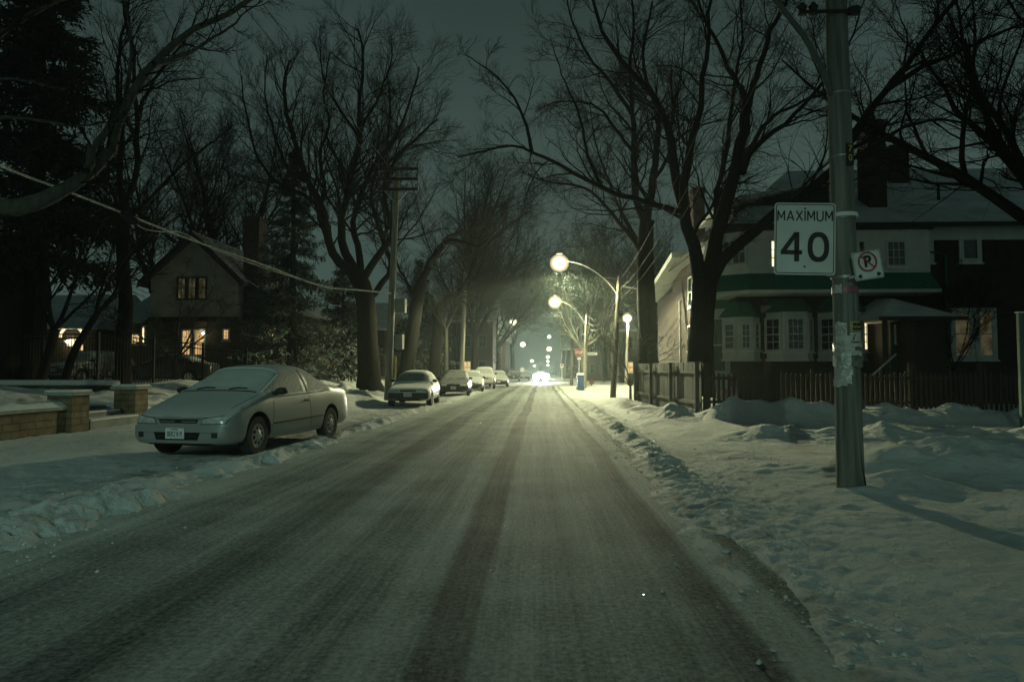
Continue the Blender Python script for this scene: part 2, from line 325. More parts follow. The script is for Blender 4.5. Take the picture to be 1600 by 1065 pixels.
def road_mat():
    m = bpy.data.materials.new('snowy_asphalt'); m.use_nodes = True; t = m.node_tree; t.nodes.clear(); L = t.links.new
    o = nn(t, 'ShaderNodeOutputMaterial'); b = nn(t, 'ShaderNodeBsdfPrincipled'); L(b.outputs[0], o.inputs[0]); b.inputs['Roughness'].default_value = .8; b.inputs['Specular IOR Level'].default_value = .2
    ge = nn(t, 'ShaderNodeNewGeometry'); se = nn(t, 'ShaderNodeSeparateXYZ'); L(ge.outputs['Position'], se.inputs[0])
    # wobble of the tracks
    wn = nn(t, 'ShaderNodeTexNoise'); wn.inputs['Scale'].default_value = .09; wn.inputs['Detail'].default_value = 2; L(ge.outputs['Position'], wn.inputs['Vector'])
    wv = nn(t, 'ShaderNodeMath', operation='MULTIPLY_ADD'); L(wn.outputs['Fac'], wv.inputs[0]); wv.inputs[1].default_value = .5; wv.inputs[2].default_value = -.25
    wx = nn(t, 'ShaderNodeMath', operation='ADD'); L(se.outputs['X'], wx.inputs[0]); L(wv.outputs[0], wx.inputs[1])
    mp = nn(t, 'ShaderNodeMapRange'); L(wx.outputs[0], mp.inputs[0]); mp.inputs[1].default_value = -4.2; mp.inputs[2].default_value = 2.2
    cr = nn(t, 'ShaderNodeValToRGB'); L(mp.outputs[0], cr.inputs[0]); el = cr.color_ramp.elements
    cr.color_ramp.interpolation = 'LINEAR'
    prof = [(-4.2, .85), (-3.75, .75), (-3.45, .45), (-3.1, .27), (-2.85, .42), (-2.55, .5), (-2.38, .12), (-2.05, .08), (-1.9, .5), (-1.7, .62), (-1.35, .30), (-1.1, .36),
            (-.9, .66), (-.73, .64), (-.66, .02), (-.42, .0), (-.36, .58), (-.1, .6), (.1, .42), (.35, .6), (.62, .38), (.72, .5), (.86, .3), (.94, -.25), (1.03, -.2), (1.10, .7), (1.30, .9), (1.38, .25), (1.52, .25), (1.58, .8), (2.1, .85)]
    el[0].position = 0; el[0].color = (.8, .8, .8, 1); el[1].position = 1; el[1].color = (.8, .8, .8, 1)
    for x, vv in prof[1:-1]:
        q = el.new((x + 4.2) / 6.4); q.color = (max(0, vv), max(0, vv), max(0, vv), 1)
    # streaks along the road
    mpp = nn(t, 'ShaderNodeMapping'); mpp.inputs['Scale'].default_value = (9, .22, 1); cm = nn(t, 'ShaderNodeCombineXYZ'); L(wx.outputs[0], cm.inputs[0]); L(se.outputs['Y'], cm.inputs[1]); L(cm.outputs[0], mpp.inputs[0])
    s1 = nn(t, 'ShaderNodeTexNoise'); s1.inputs['Scale'].default_value = 1; s1.inputs['Detail'].default_value = 5; s1.inputs['Roughness'].default_value = .6; L(mpp.outputs[0], s1.inputs['Vector'])
    g1 = nn(t, 'ShaderNodeTexNoise'); g1.inputs['Scale'].default_value = 26; g1.inputs['Detail'].default_value = 8; g1.inputs['Roughness'].default_value = .8; L(ge.outputs['Position'], g1.inputs['Vector'])
    g2 = nn(t, 'ShaderNodeTexNoise'); g2.inputs['Scale'].default_value = 1.1; g2.inputs['Detail'].default_value = 7; g2.inputs['Roughness'].default_value = .6; L(ge.outputs['Position'], g2.inputs['Vector'])
    def ma(a, k, c):
        q = nn(t, 'ShaderNodeMath', operation='MULTIPLY_ADD'); L(a, q.inputs[0]); q.inputs[1].default_value = k; q.inputs[2].default_value = c; return q.outputs[0]
    def add(a, c):
        q = nn(t, 'ShaderNodeMath', operation='ADD'); L(a, q.inputs[0]); L(c, q.inputs[1]); return q.outputs[0]
    # the tracks fade with distance and patches
    mp3 = nn(t, 'ShaderNodeMapping'); mp3.inputs['Scale'].default_value = (48, .35, 1); L(cm.outputs[0], mp3.inputs[0]); s3 = nn(t, 'ShaderNodeTexNoise'); s3.inputs['Scale'].default_value = 1; s3.inputs['Detail'].default_value = 3; L(mp3.outputs[0], s3.inputs['Vector'])
    tot = add(ma(s3.outputs['Fac'], .34, -.17), add(add(add(ma(cr.outputs[0], .68, .18), ma(s1.outputs['Fac'], .62, -.31)), ma(g1.outputs['Fac'], 2.0, -1.0)), ma(g2.outputs['Fac'], .7, -.35)))
    c2 = nn(t, 'ShaderNodeValToRGB'); L(tot, c2.inputs[0]); e2 = c2.color_ramp.elements
    e2[0].position = 0.0; e2[0].color = (.055, .064, .059, 1); e2[1].position = .85; e2[1].color = (.64, .70, .66, 1)
    q = e2.new(.36); q.color = (.235, .285, .26, 1)
    L(c2.outputs[0], b.inputs['Base Color'])
    bu = nn(t, 'ShaderNodeBump'); bu.inputs['Strength'].default_value = 1; bu.inputs['Distance'].default_value = .014; L(tot, bu.inputs['Height']); L(bu.outputs[0], b.inputs['Normal'])
    return m
SNOW = snow_mat(); ROAD = road_mat()
ys = np.concatenate([np.linspace(-60, 1.2, 60), np.geomspace(1.3, 75, 820), np.geomspace(76, 700, 60)])
ts = np.concatenate([np.linspace(-6, -.9, 90), np.linspace(-.895, .895, 680), np.linspace(.9, 6, 90)])
tag(sheet('ground', ts, ys, ground_h, SNOW), kind='structure')
# road, a strip from behind the camera to the horizon, and the cross street
def strip(name, x0, x1, y0, y1, z, m, nx=6, ny=60):
    X, Y = np.meshgrid(np.linspace(x0, x1, nx), np.linspace(y0, y1, ny)); V = np.stack([X, Y, X * 0 + z], -1).reshape(-1, 3)
    i = np.arange(ny - 1)[:, None] * nx + np.arange(nx - 1)[None, :]
    return np_mesh(name, V, np.stack([i, i + 1, i + nx + 1, i + nx], -1).reshape(-1, 4), m)
tag(strip('road', -4.6, 2.3, -60, 690, 0, ROAD), kind='structure')
CROSSM = mat('cross_street_snow', (.42, .43, .38), .7, var=.35, scale=.8, bump=.5, bscale=14, detail=8)
tag(strip('cross_street', -120, 160, CROSS0 + .2, CROSS1 - .2, .004, CROSSM), kind='structure')
#@@PART2
# ------------------------------------------------------------------ street lamps and poles
WOOD = mat('pole_wood', (.25, .245, .20), .9, var=.35, scale=3, bump=.5, bscale=8, stretch=(6, 6, .4))
WOODD = mat('dark_pole_wood', (.07, .065, .05), .9, var=.3, scale=3, bump=.5, bscale=8, stretch=(6, 6, .4))
GALV = mat('galvanised_metal', (.35, .36, .35), .5, .7, var=.2, scale=4)
BLACKM = mat('black_metal', (.02, .02, .02), .5, .3)
BULB = emis('lamp_glass', (1, .93, .62), 22)
BULBG = emis('green_lamp_glass', (.55, 1, .45), 14)
SNOWM = mat('loose_snow', (.72, .75, .73), .8, var=.08, scale=9, bump=.4, bscale=30)
CABLE = mat('frosted_cable', (.58, .58, .50), .8, var=.3, scale=9)
WIRE = mat('black_wire', (.035, .037, .036), .7)

def halo_mat():  # see-through yellow glow fading at the rim, imitates the flare halo
    m = bpy.data.materials.new('lamp_halo_glow'); m.use_nodes = True; t = m.node_tree; t.nodes.clear()
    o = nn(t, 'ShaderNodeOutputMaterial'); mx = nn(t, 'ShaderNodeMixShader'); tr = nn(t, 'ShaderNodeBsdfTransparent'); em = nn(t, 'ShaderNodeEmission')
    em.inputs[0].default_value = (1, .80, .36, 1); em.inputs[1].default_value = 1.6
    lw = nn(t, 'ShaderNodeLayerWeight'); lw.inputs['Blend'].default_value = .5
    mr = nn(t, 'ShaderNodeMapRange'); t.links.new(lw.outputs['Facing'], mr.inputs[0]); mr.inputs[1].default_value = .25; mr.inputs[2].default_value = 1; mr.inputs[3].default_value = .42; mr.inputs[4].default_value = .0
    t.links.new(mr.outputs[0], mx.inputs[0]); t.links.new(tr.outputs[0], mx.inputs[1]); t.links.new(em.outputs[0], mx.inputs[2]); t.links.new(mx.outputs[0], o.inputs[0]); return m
HALO = halo_mat()
def lamp_light(name, loc, power, parent, r=.16, c=LAMP_COL, side=-1):
    ld = bpy.data.lights.new(name, 'POINT'); ld.energy = power; ld.color = c; ld.shadow_soft_size = r
    ld.use_nodes = True; t = ld.node_tree; t.nodes.clear()
    o = nn(t, 'ShaderNodeOutputLight'); em = nn(t, 'ShaderNodeEmission'); t.links.new(em.outputs[0], o.inputs[0])
    ge = nn(t, 'ShaderNodeNewGeometry'); se = nn(t, 'ShaderNodeSeparateXYZ'); vm = nn(t, 'ShaderNodeVectorMath', operation='SCALE'); vm.inputs['Scale'].default_value = -1; t.links.new(ge.outputs['Incoming'], vm.inputs[0]); t.links.new(vm.outputs[0], se.inputs[0])
    # cut-off luminaire: more light far out along the street than straight down, little upwards
    mr = nn(t, 'ShaderNodeMapRange'); t.links.new(se.outputs['Z'], mr.inputs[0]); mr.inputs[1].default_value = .15; mr.inputs[2].default_value = .40
    mr.inputs[3].default_value = .05; mr.inputs[4].default_value = 1
    mx = nn(t, 'ShaderNodeMath', operation='MAXIMUM'); t.links.new(se.outputs['Z'], mx.inputs[0]); mx.inputs[1].default_value = .26
    pw = nn(t, 'ShaderNodeMath', operation='POWER'); t.links.new(mx.outputs[0], pw.inputs[0]); pw.inputs[1].default_value = -2.0
    mu = nn(t, 'ShaderNodeMath', operation='MULTIPLY'); t.links.new(mr.outputs[0], mu.inputs[0]); t.links.new(pw.outputs[0], mu.inputs[1])
    # arm mounted head: aimed at the carriageway, weaker towards the pavement behind it
    as_ = nn(t, 'ShaderNodeMapRange'); t.links.new(se.outputs['X'], as_.inputs[0]); as_.inputs[1].default_value = -.10 if side < 0 else .10; as_.inputs[2].default_value = .16 if side < 0 else -.16; as_.inputs[3].default_value = 1; as_.inputs[4].default_value = .5
    mu2 = nn(t, 'ShaderNodeMath', operation='MULTIPLY'); t.links.new(mu.outputs[0], mu2.inputs[0]); t.links.new(as_.outputs[0], mu2.inputs[1])
    t.links.new(mu2.outputs[0], em.inputs[1])
    o = bpy.data.objects.new(name, ld); col.objects.link(o); o.parent = parent; o.location = loc
    return o

def street_lamp(base, pole_top, head, label, power=2300, bulb=.3, r=.13, wood=None, green=False, side=-1, group='street lamps along the road', droop=1.3, rb=None):
    base = Vector(base); pt = Vector(pole_top) - base; hd = Vector(head) - base
    t = empty('street_lamp', base, label=label, cat='street lamp', group=group)
    MB().tube([(0, 0, -.4), pt * .5, pt], [r * 1.15, r, r * .8], 12).build('pole', wood or WOOD, t, smooth=True)
    # curved arm
    a = pt * (1 - droop / pt.length); pts = []
    for i in range(13):
        s = i / 12; q = a.lerp(hd, s); q.z = a.z + (hd.z - a.z + .12) * math.sin(s * math.pi / 2) ** .9; q.x = a.x + (hd.x - a.x) * (s ** 1.25); pts.append(q)
    MB().tube(pts, .019, 6).build('arm', GALV, t, smooth=True)
    MB().tube([pt * .985, pts[4]], .014, 5).build('brace', GALV, t)
    h = MB().lathe([(.02, .12), (.10, .10), (.17, .03), (.17, .0)], hd + Vector((0, 0, bulb * 1.16)), n=16).build('lamp_housing', GALV, t, smooth=True)
    prof = [(bulb * max(.02, math.sin(R(a_))), -bulb * .92 * math.cos(R(a_))) for a_ in range(0, 181, 12)]
    ln_ = MB().lathe([(a_ * .80, b_ * .80) for a_, b_ in prof], hd, n=24).build('lamp_lens', BULBG if green else BULB, t, smooth=True)
    if not green: MB().lathe([(a_ * 1.22, b_ * 1.22) for a_, b_ in prof], hd, n=28).build('halo_shell', HALO, ln_, smooth=True)  # added shell round the lens, carries the painted halo
    if power: lamp_light('lamp_light', hd + Vector((0, 0, -bulb * 1.3)), power, t, r=.1, c=(.6, 1, .5) if green else LAMP_COL)
    return t

street_lamp(G(957, 620, .12), P(968, 433, 36), P(874, 411, 36), 'first lit street lamp, its long curved arm on a leaning dark wooden pole', bulb=.42, wood=WOODD, rb=1)
street_lamp(G(913, 606, .1), P(917, 490, 54), P(867, 472, 54), 'second lit street lamp, arm on a pale pole near the stop sign', bulb=.46, power=1700)
street_lamp(P(978, 606, 62), P(981, 503, 62), P(980, 497, 61.4), 'lit street lamp beside the broad trunk, its lamp right at the pole top', bulb=.40, droop=.4, power=700)
street_lamp(P(765, 590, 84), P(766, 505, 84), P(802, 503, 84), 'lit street lamp reaching over the road from the left, twigs shining below it', bulb=.42, power=1100)
street_lamp(P(792, 588, 118), P(790, 530, 118), P(817, 538, 118), 'lit street lamp on the left, fourth lamp along the row', bulb=.45, power=700)
street_lamp(P(882, 590, 110), P(886, 535, 110), P(858, 526, 110), 'small greenish street lamp high over the right side of the road', bulb=.32, green=True, power=120)
street_lamp(P(876, 588, 165), P(878, 550, 165), P(858, 545, 165), 'lit street lamp on the right beneath the greenish one', bulb=.60, power=600)
LAMP0 = bpy.data.objects['street_lamp.006']
def copy_tree(o, parent=None):
    c = o.copy(); col.objects.link(c)
    if parent is not None: c.parent = parent
    for ch in o.children:
        if ch.type != 'LIGHT': copy_tree(ch, c)
    return c
for (u, v, Y, lb) in [(831, 563, 200, 'distant lit street lamp on the left, upper of the close pair beyond the fourth lamp'), (835, 571, 260, 'distant lit street lamp on the left, lower of the close pair beyond the fourth lamp'),
                  (856, 557, 230, 'distant lit street lamp on the right, just under the one beneath the green lamp'), (856, 564, 300, 'far tiny street lamp on the right, second lowest of its column'), (856, 570, 380, 'far tiny street lamp on the right, lowest of its column')]:
    c = copy_tree(LAMP0); p = P(u, v, Y); c['label'] = lb
    old = LAMP0.location; hd = P(858, 545, 165) - Vector(LAMP0.location); s = {200: .8, 260: .9, 230: 1.0, 300: .9, 380: 1.1}[Y]
    c.scale = (s, s, p.z / (P(858, 545, 165).z) if p.z > 3 else .5); c.location = (p.x - hd.x * s, Y, 0)

# the lamp behind the photographer: it throws the shadow of the signpost pole up the snow
LB = street_lamp((-6.2, -13, .1), (-6.1, -13, 8.2), (-2.1, -13, 8.4), 'street lamp behind the camera position, the one that lights the sign faces', power=0)
lamp_light('lamp_light', Vector((-2.1, -13, 8.0)) - Vector((-6.2, -13, .1)), 620, LB, c=(.60, 1, .82), side=1)

# ------------------------------------------------------------------ haze
hz = MB().box(-170, 170, -62, 720, -1.5, 60).build('haze', None)
hz.data.materials.clear(); hm = bpy.data.materials.new('haze_air'); hm.use_nodes = True; t = hm.node_tree; t.nodes.clear()
o_ = nn(t, 'ShaderNodeOutputMaterial'); pv = nn(t, 'ShaderNodeVolumePrincipled'); t.links.new(pv.outputs[0], o_.inputs['Volume'])
pv.inputs['Color'].default_value = (.68, .86, .80, 1); pv.inputs['Density'].default_value = .0010; pv.inputs['Anisotropy'].default_value = .6
hz.data.materials.append(hm); hz['kind'] = 'stuff'
#@@PART3
# ------------------------------------------------------------------ trees
BARK = mat('bark', (.021, .021, .017), .95, var=.35, scale=5, bump=.8, bscale=12, stretch=(3, 3, .7), snow=.35, snow_thr=.86, spec=.08)
BARKP = mat('pale_bark', (.075, .078, .062), .95, var=.35, scale=5, bump=.6, bscale=12, stretch=(3, 3, .7), snow=.3, snow_thr=.9)
TWIG = mat('twigs', (.020, .020, .017), .95, var=.25, scale=3, spec=.08)
TWIGF = mat('frosted_twigs', (.085, .085, .07), .95, var=.3, scale=3)
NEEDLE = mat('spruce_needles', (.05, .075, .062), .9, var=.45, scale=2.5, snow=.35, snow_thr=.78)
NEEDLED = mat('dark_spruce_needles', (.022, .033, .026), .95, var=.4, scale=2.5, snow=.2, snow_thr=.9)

def tubes(pts, rad, sides):
    N, S, _ = pts.shape
    tg = np.gradient(pts, axis=1); tg /= np.linalg.norm(tg, axis=2, keepdims=True) + 1e-9
    ref = np.array([.31, .52, .79]); a = np.cross(tg, ref); a /= np.linalg.norm(a, axis=2, keepdims=True) + 1e-9; b = np.cross(tg, a)
    th = np.arange(sides) * 2 * math.pi / sides
    V = pts[:, :, None, :] + rad[:, :, None, None] * (np.cos(th)[None, None, :, None] * a[:, :, None, :] + np.sin(th)[None, None, :, None] * b[:, :, None, :])
    base = (np.arange(N) * S * sides)[:, None, None] + (np.arange(S - 1) * sides)[None, :, None]; k = np.arange(sides)[None, None, :]; k2 = (k + 1) % sides
    Fq = np.stack([base + k, base + k2, base + sides + k2, base + sides + k], -1).reshape(-1, 4)
    return V.reshape(-1, 3), Fq
def joinm(parts):
    V = []; Fq = []; o = 0
    for v, f in parts: V.append(v); Fq.append(f + o); o += len(v)
    return np.concatenate(V), np.concatenate(Fq)
def norm(a): return a / (np.linalg.norm(a, axis=-1, keepdims=True) + 1e-9)
def crom(pts, n):
    p = np.array([tuple(q) for q in pts], float); p = np.concatenate([[2 * p[0] - p[1]], p, [2 * p[-1] - p[-2]]])
    t = np.linspace(0, len(p) - 3 - 1e-6, n); i = t.astype(int); f = (t - i)[:, None]
    a, b, c, d = p[i], p[i + 1], p[i + 2], p[i + 3]
    return .5 * (2 * b + (c - a) * f + (2 * a - 5 * b + 4 * c - d) * f ** 2 + (3 * b - a - 3 * c + d) * f ** 3)
def growl(p0, d0, L, r0, S, jit, up, g, tipr=.25):
    N = len(p0); pts = np.zeros((N, S + 1, 3)); pts[:, 0] = p0; d = norm(d0)
    for i in range(S):
        d = norm(d + g.normal(0, jit, (N, 3)) + np.array([0, 0, up])[None]); pts[:, i + 1] = pts[:, i] + d * (L / S)[:, None]
    rad = r0[:, None] * (1 - (1 - tipr) * np.linspace(0, 1, S + 1)[None])
    return pts, rad
def kids(pts, rad, L, K, t0, ang, lf, rf, g, minr):
    N, S, _ = pts.shape; t = t0 + (1 - t0) * (np.arange(K)[None] + g.random((N, K))) / K; t = np.clip(t, 0, .995)
    x = t * (S - 1); i = x.astype(int); f = (x - i)[..., None]; ii = np.arange(N)[:, None]
    p = pts[ii, i] * (1 - f) + pts[ii, np.minimum(i + 1, S - 1)] * f
    d = norm(pts[ii, np.minimum(i + 1, S - 1)] - pts[ii, i]); r = (rad[ii, i] * (1 - f[..., 0]) + rad[ii, np.minimum(i + 1, S - 1)] * f[..., 0])
    pr = g.normal(0, 1, (N, K, 3)); pr = norm(pr - d * (pr * d).sum(-1, keepdims=True))
    an = np.radians(g.uniform(ang[0], ang[1], (N, K)))[..., None]
    dd = d * np.cos(an) + pr * np.sin(an)
    LL = L[:, None] * lf * (1.15 - .55 * t) * g.uniform(.65, 1.25, (N, K)); rr = np.maximum(r * rf * g.uniform(.7, 1, (N, K)), minr)
    return p.reshape(-1, 3), dd.reshape(-1, 3), LL.reshape(-1), rr.reshape(-1)
def twiggery(limbs, g, dens=1.3, lv=3, len1=3.2, ang=(22, 58), up=.04, jit=.16, K2=7, K3=6, K4=0, minr=.0035, start=.18):
    """limbs: list of (pts Nx3, rads N). returns meshes of side branches and twigs"""
    out = []; P1 = []; D1 = []; L1 = []; R1_ = []
    for pts, rad in limbs:
        ln = np.linalg.norm(np.diff(pts, axis=0), axis=1).sum(); K = max(3, int(ln * dens * 1.3))
        p, d, l, r = kids(pts[None], rad[None], np.array([1.0]), K, start, ang, 1, .55, g, .01)
        P1.append(p); D1.append(d); L1.append(l * np.clip(len1 * (.45 + ln / 14), .8, 6)); R1_.append(r)
    p, d, l, r = map(np.concatenate, (P1, D1, L1, R1_)); r = np.minimum(r, l * .018)
    pts, rad = growl(p, d, l, r, 6, jit, up, g); out.append(tubes(pts, rad, 5))
    p, d, l2, r = kids(pts, rad, l, K2, .15, (20, 52), .60, .6, g, minr * 2.2)
    pts, rad = growl(p, d, l2, r, 4, jit, up, g); out.append(tubes(pts, rad, 3))
    if lv > 2:
        p, d, l3, r = kids(pts, rad, l2, K3 + 1, .15, (18, 48), .58, .6, g, minr * 1.5)
        pts, rad = growl(p, d, l3, r, 3, jit * 1.1, up, g, .5); out.append(tubes(pts, rad, 3))
        if K4:
            p, d, l4, r = kids(pts, rad, l3, K4, .2, (18, 48), .55, .7, g, minr * .8)
            pts, rad = growl(p, d, l4, r, 2, jit, up, g, .6); out.append(tubes(pts, rad, 3))
    return joinm(out)
def make_tree(label, base, trunk, limbs, seed=1, bark=None, twig=None, group=None, name='bare_tree', cat='tree', **kw):
    g = np.random.default_rng(seed); base = Vector(base)
    t = empty(name, base, label=label, cat=cat, group=group); b = np.array(base)
    tp, tr = trunk; tp = crom(tp, 16); n = len(tp); tr = np.interp(np.linspace(0, 1, n), np.linspace(0, 1, len(tr)), tr)
    tp[:, :2] += g.normal(0, .012, (n, 2)) * tr[:, None] * 3
    ms = [tubes(tp[None] - b, tr[None], 14)]
    lb = []
    for pts, r0, r1 in limbs:
        q = crom(pts, 18); q[1:] += g.normal(0, 1, (17, 3)) * np.array([.03, .06, .03]) * min(1, r0 * 6)
        rr = np.linspace(0, 1, 18); rr = r0 + (r1 - r0) * rr ** .8
        ms.append(tubes(q[None] - b, rr[None], 9)); lb.append((q - b, rr))
    V, Fq = joinm(ms); np_mesh('trunk', V, Fq, bark or BARK, t, smooth=True)
    V, Fq = twiggery(lb, g, **kw); np_mesh('crown', V, Fq, twig or TWIG, t)
    return t
def auto_limbs(top, d0, n, L, r, g, spread=(18, 55), up=.07, jit=.1, S=9, squash=1.0):
    top = np.array(top, float); az = np.arange(n) * 2 * math.pi / n + g.uniform(0, 1, n) * .9; an = np.radians(g.uniform(*spread, n))
    d = np.stack([np.cos(az) * np.sin(an), np.sin(az) * np.sin(an) * squash, np.cos(an)], -1) + np.array(d0)[None]
    p, rad = growl(np.repeat(top[None], n, 0) + d * .02, d, L * g.uniform(.75, 1.1, n), np.full(n, r) * g.uniform(.6, 1, n), S, jit, up, g, .15)
    return p, rad
def auto_tree(label, base, h_trunk, H, r, seed, n=7, lean=(0, 0, 0), bark=None, twig=None, group=None, spread=(15, 50), name='bare_tree', **kw):
    g = np.random.default_rng(seed); base = Vector(base); b = np.array(base)
    t = empty(name, base, label=label, cat='tree', group=group)
    top = np.array([lean[0] * h_trunk, lean[1] * h_trunk, h_trunk])
    tp = crom([(0, 0, -.5), (0, 0, 0), tuple(top * .5 + np.array([g.normal(0, .1), 0, 0])), tuple(top)], 12); ms = [tubes(tp[None], np.linspace(r * 1.25, r * .85, 12)[None], 12)]
    p, rad = auto_limbs(top * .97, lean, n, H - h_trunk, r * .6, g, spread)
    p2, d2, l2, r2 = kids(p, rad, np.full(len(p), (H - h_trunk)), 3, .2, (20, 45), .6, .7, g, .02)
    q, rq = growl(p2, d2, l2, r2, 9, .11, .06, g, .2)
    ms.append(tubes(p, rad, 7)); ms.append(tubes(q, rq, 6))
    V, Fq = joinm(ms); np_mesh('trunk', V, Fq, bark or BARK, t, smooth=True)
    lb = [(p[i], rad[i]) for i in range(len(p))] + [(q[i], rq[i]) for i in range(len(q))]
    V, Fq = twiggery(lb, g, **kw); np_mesh('crown', V, Fq, twig or TWIG, t)
    return t
def spruce(label, base, H, Rb, seed, m=NEEDLE, nb=150, ntw=26, clear=.08, group=None, sc_=1.0, droop=.25):
    g = np.random.default_rng(seed); t = empty('spruce_tree', base, label=label, cat='tree', group=group)
    MB().tube([(0, 0, -.5), (0, 0, H * .5), (0, 0, H)], [H * .016 + .05, H * .011 + .03, .01], 8).build('trunk', BARK, t, smooth=True)
    z = H * (clear + (1 - clear) * (np.arange(nb) + g.random(nb)) / nb); fr = z / H
    az = g.uniform(0, 2 * math.pi, nb); L = Rb * (1 - fr) ** .85 * g.uniform(.65, 1.12, nb) * np.where(fr < .2, .8 + fr, 1) + .12
    S = 6; s = np.linspace(0, 1, S + 1)
    rr = L[:, None] * s[None]; zz = z[:, None] + L[:, None] * (-droop * s[None] * 1.3 + .35 * droop * s[None] ** 3 * 2.2 + .12 * (fr[:, None] - .3) * s[None] * 2)
    pts = np.stack([rr * np.cos(az)[:, None], rr * np.sin(az)[:, None], zz], -1)
    out = [tubes(pts, np.linspace(.03, .006, S + 1)[None] * np.ones((nb, 1)) * (.4 + L[:, None] / Rb), 4)]
    # needle sprays: flat little blades hanging along both sides of each branch
    p, d, l, r = kids(pts, np.full((nb, S + 1), .01), np.full(nb, 1.0), ntw, .1, (35, 70), 1, 1, g, .01)
    N = len(p); Lb = np.repeat(L, ntw)
    tl = (.16 + .17 * Lb) * g.uniform(.6, 1.3, N) * sc_; d[:, 2] = d[:, 2] * .35 - .15 * g.random(N); d = norm(d)
    K = 5; q, rq = growl(p, d, tl, np.full(N, .01), 3, .12, -.05, g); 
    p3, d3, l3, _ = kids(q, rq, tl, K, .0, (30, 65), .55, 1, g, .01)
    p3 = np.concatenate([p, p3]); d3 = np.concatenate([d, norm(d3)]); l3 = np.concatenate([tl, l3]) 
    n3 = len(p3); sd = norm(np.cross(d3, np.array([0, 0, 1.0])) + g.normal(0, .25, (n3, 3))); wd = (np.clip(l3 * .16, .012, .05) * sc_)[:, None]
    a = p3; m1 = p3 + d3 * (l3 * .55)[:, None]; e2 = p3 + d3 * l3[:, None] + np.array([0, 0, -.02])
    V = np.stack([a, m1 + sd * wd, e2, m1 - sd * wd], 1).reshape(-1, 3); Fq = np.arange(n3 * 4).reshape(-1, 4)
    out.append((V, Fq)); V, Fq = joinm(out); np_mesh('crown', V, Fq, m, t)
    return t
def PL(Y, pts, dy=0, dys=None):
    n = len(pts); return [P(u, v, Y + dy * i / (n - 1)) for i, (u, v) in enumerate(pts)]

# big maple left of the pole
Y = 32; b = P(578, 600, Y)
make_tree('tall bare maple left of the crossarm pole, many stems rising from one thick trunk', b,
    ([P(580, 622, Y), P(577, 590, Y), P(574, 520, Y), P(570, 465, Y), P(556, 425, Y)], [.78, .55, .47, .45, .42]),
    [(PL(Y, [(556, 430), (530, 410), (512, 372), (503, 325), (482, 285), (466, 235), (451, 185), (444, 140), (450, 95)], -3), .26, .05),
     (PL(Y, [(557, 428), (540, 395), (533, 350), (541, 310), (552, 265), (561, 215), (563, 160), (567, 100), (560, 45)], 1), .25, .05),
     (PL(Y, [(560, 430), (562, 395), (552, 350), (566, 300), (590, 250), (622, 205), (642, 150), (655, 105)], 4), .2, .04),
     (PL(Y, [(566, 440), (590, 398), (612, 372), (606, 330), (600, 290), (622, 245), (655, 215), (684, 185)], -2), .2, .04),
     (PL(Y, [(574, 470), (598, 440), (612, 412), (600, 385), (588, 340), (578, 295), (600, 240), (610, 180), (605, 120)], 3), .17, .04),
     (PL(Y, [(510, 368), (498, 330), (508, 290), (500, 240), (515, 190), (505, 140), (515, 80)], 2), .14, .03),
     (PL(Y, [(541, 312), (565, 292), (600, 258), (640, 232), (685, 222)], 3), .1, .02),
     (PL(Y, [(503, 325), (470, 302), (432, 285), (402, 245), (385, 180), (378, 120)], 2), .12, .03),
     (PL(Y, [(482, 285), (450, 262), (430, 215), (415, 150), (418, 90)], -3), .1, .02),
     (PL(Y, [(561, 215), (530, 170), (505, 120), (500, 60)], -2), .09, .02),
     (PL(Y, [(561, 200), (590, 155), (610, 100), (612, 60)], 2), .09, .02)],
    seed=3, dens=1.7, len1=2.7, K2=9, K3=7, up=.07)
# curved dark tree leaning right behind the pole
Y = 38; b = P(632, 596, Y)
make_tree('bare tree leaning right behind the pole box, its upper limb kinked over the parked cars', b,
    ([P(626, 612, Y), P(632, 590, Y), P(645, 520, Y), P(652, 470, Y), P(660, 440, Y)], [.55, .42, .38, .36, .34]),
    [(PL(Y, [(658, 445), (670, 415), (688, 385), (705, 368), (735, 360), (760, 345), (790, 320)], 3), .24, .04),
     (PL(Y, [(680, 400), (700, 378), (725, 378), (750, 385), (775, 360), (795, 330)], -3), .15, .03),
     (PL(Y, [(672, 420), (700, 415), (730, 400), (760, 405)], 4), .1, .02),
     (PL(Y, [(650, 470), (630, 430), (615, 400), (600, 350)], 2), .12, .02)],
    seed=4, dens=1.6, len1=2.0, K2=7, K3=5)
Y = 46; b = P(679, 588, Y)
make_tree('bare tree forking low behind the dark parked car, crown reaching over the road', b,
    ([P(676, 600, Y), P(678, 580, Y), P(684, 520, Y), P(682, 478, Y)], [.5, .4, .36, .34]),
    [(PL(Y, [(682, 482), (700, 465), (722, 452), (740, 415), (752, 370), (775, 320), (790, 280)], 2), .26, .04),
     (PL(Y, [(683, 480), (665, 455), (640, 445), (620, 425)], -2), .16, .04),
     (PL(Y, [(722, 452), (745, 430), (765, 380), (800, 350), (825, 330)], -2), .18, .04),
     (PL(Y, [(740, 415), (735, 370), (755, 330), (765, 290), (770, 260)], 4), .14, .03)],
    seed=5, dens=2.6, len1=2.3, K2=8, K3=6)
auto_tree('thin pale sapling between the two leaning trees', P(697, 585, 44), 3.0, 6.0, .13, 11, n=5, bark=BARKP, twig=TWIGF, len1=1.0, dens=1.5, K2=5, K3=3)
auto_tree('dense bare tree far left of the road, its crown in front of the glow', P(742, 588, 62), 3.5, 18, .32, 12, n=8, dens=1.6, len1=2.4, K2=7, K3=5)
auto_tree('bare tree beyond the parked pickup, left of the far lamp', P(775, 586, 78), 3, 15, .3, 13, n=7, dens=1.4, len1=2.4, K2=6, K3=4, minr=.006)
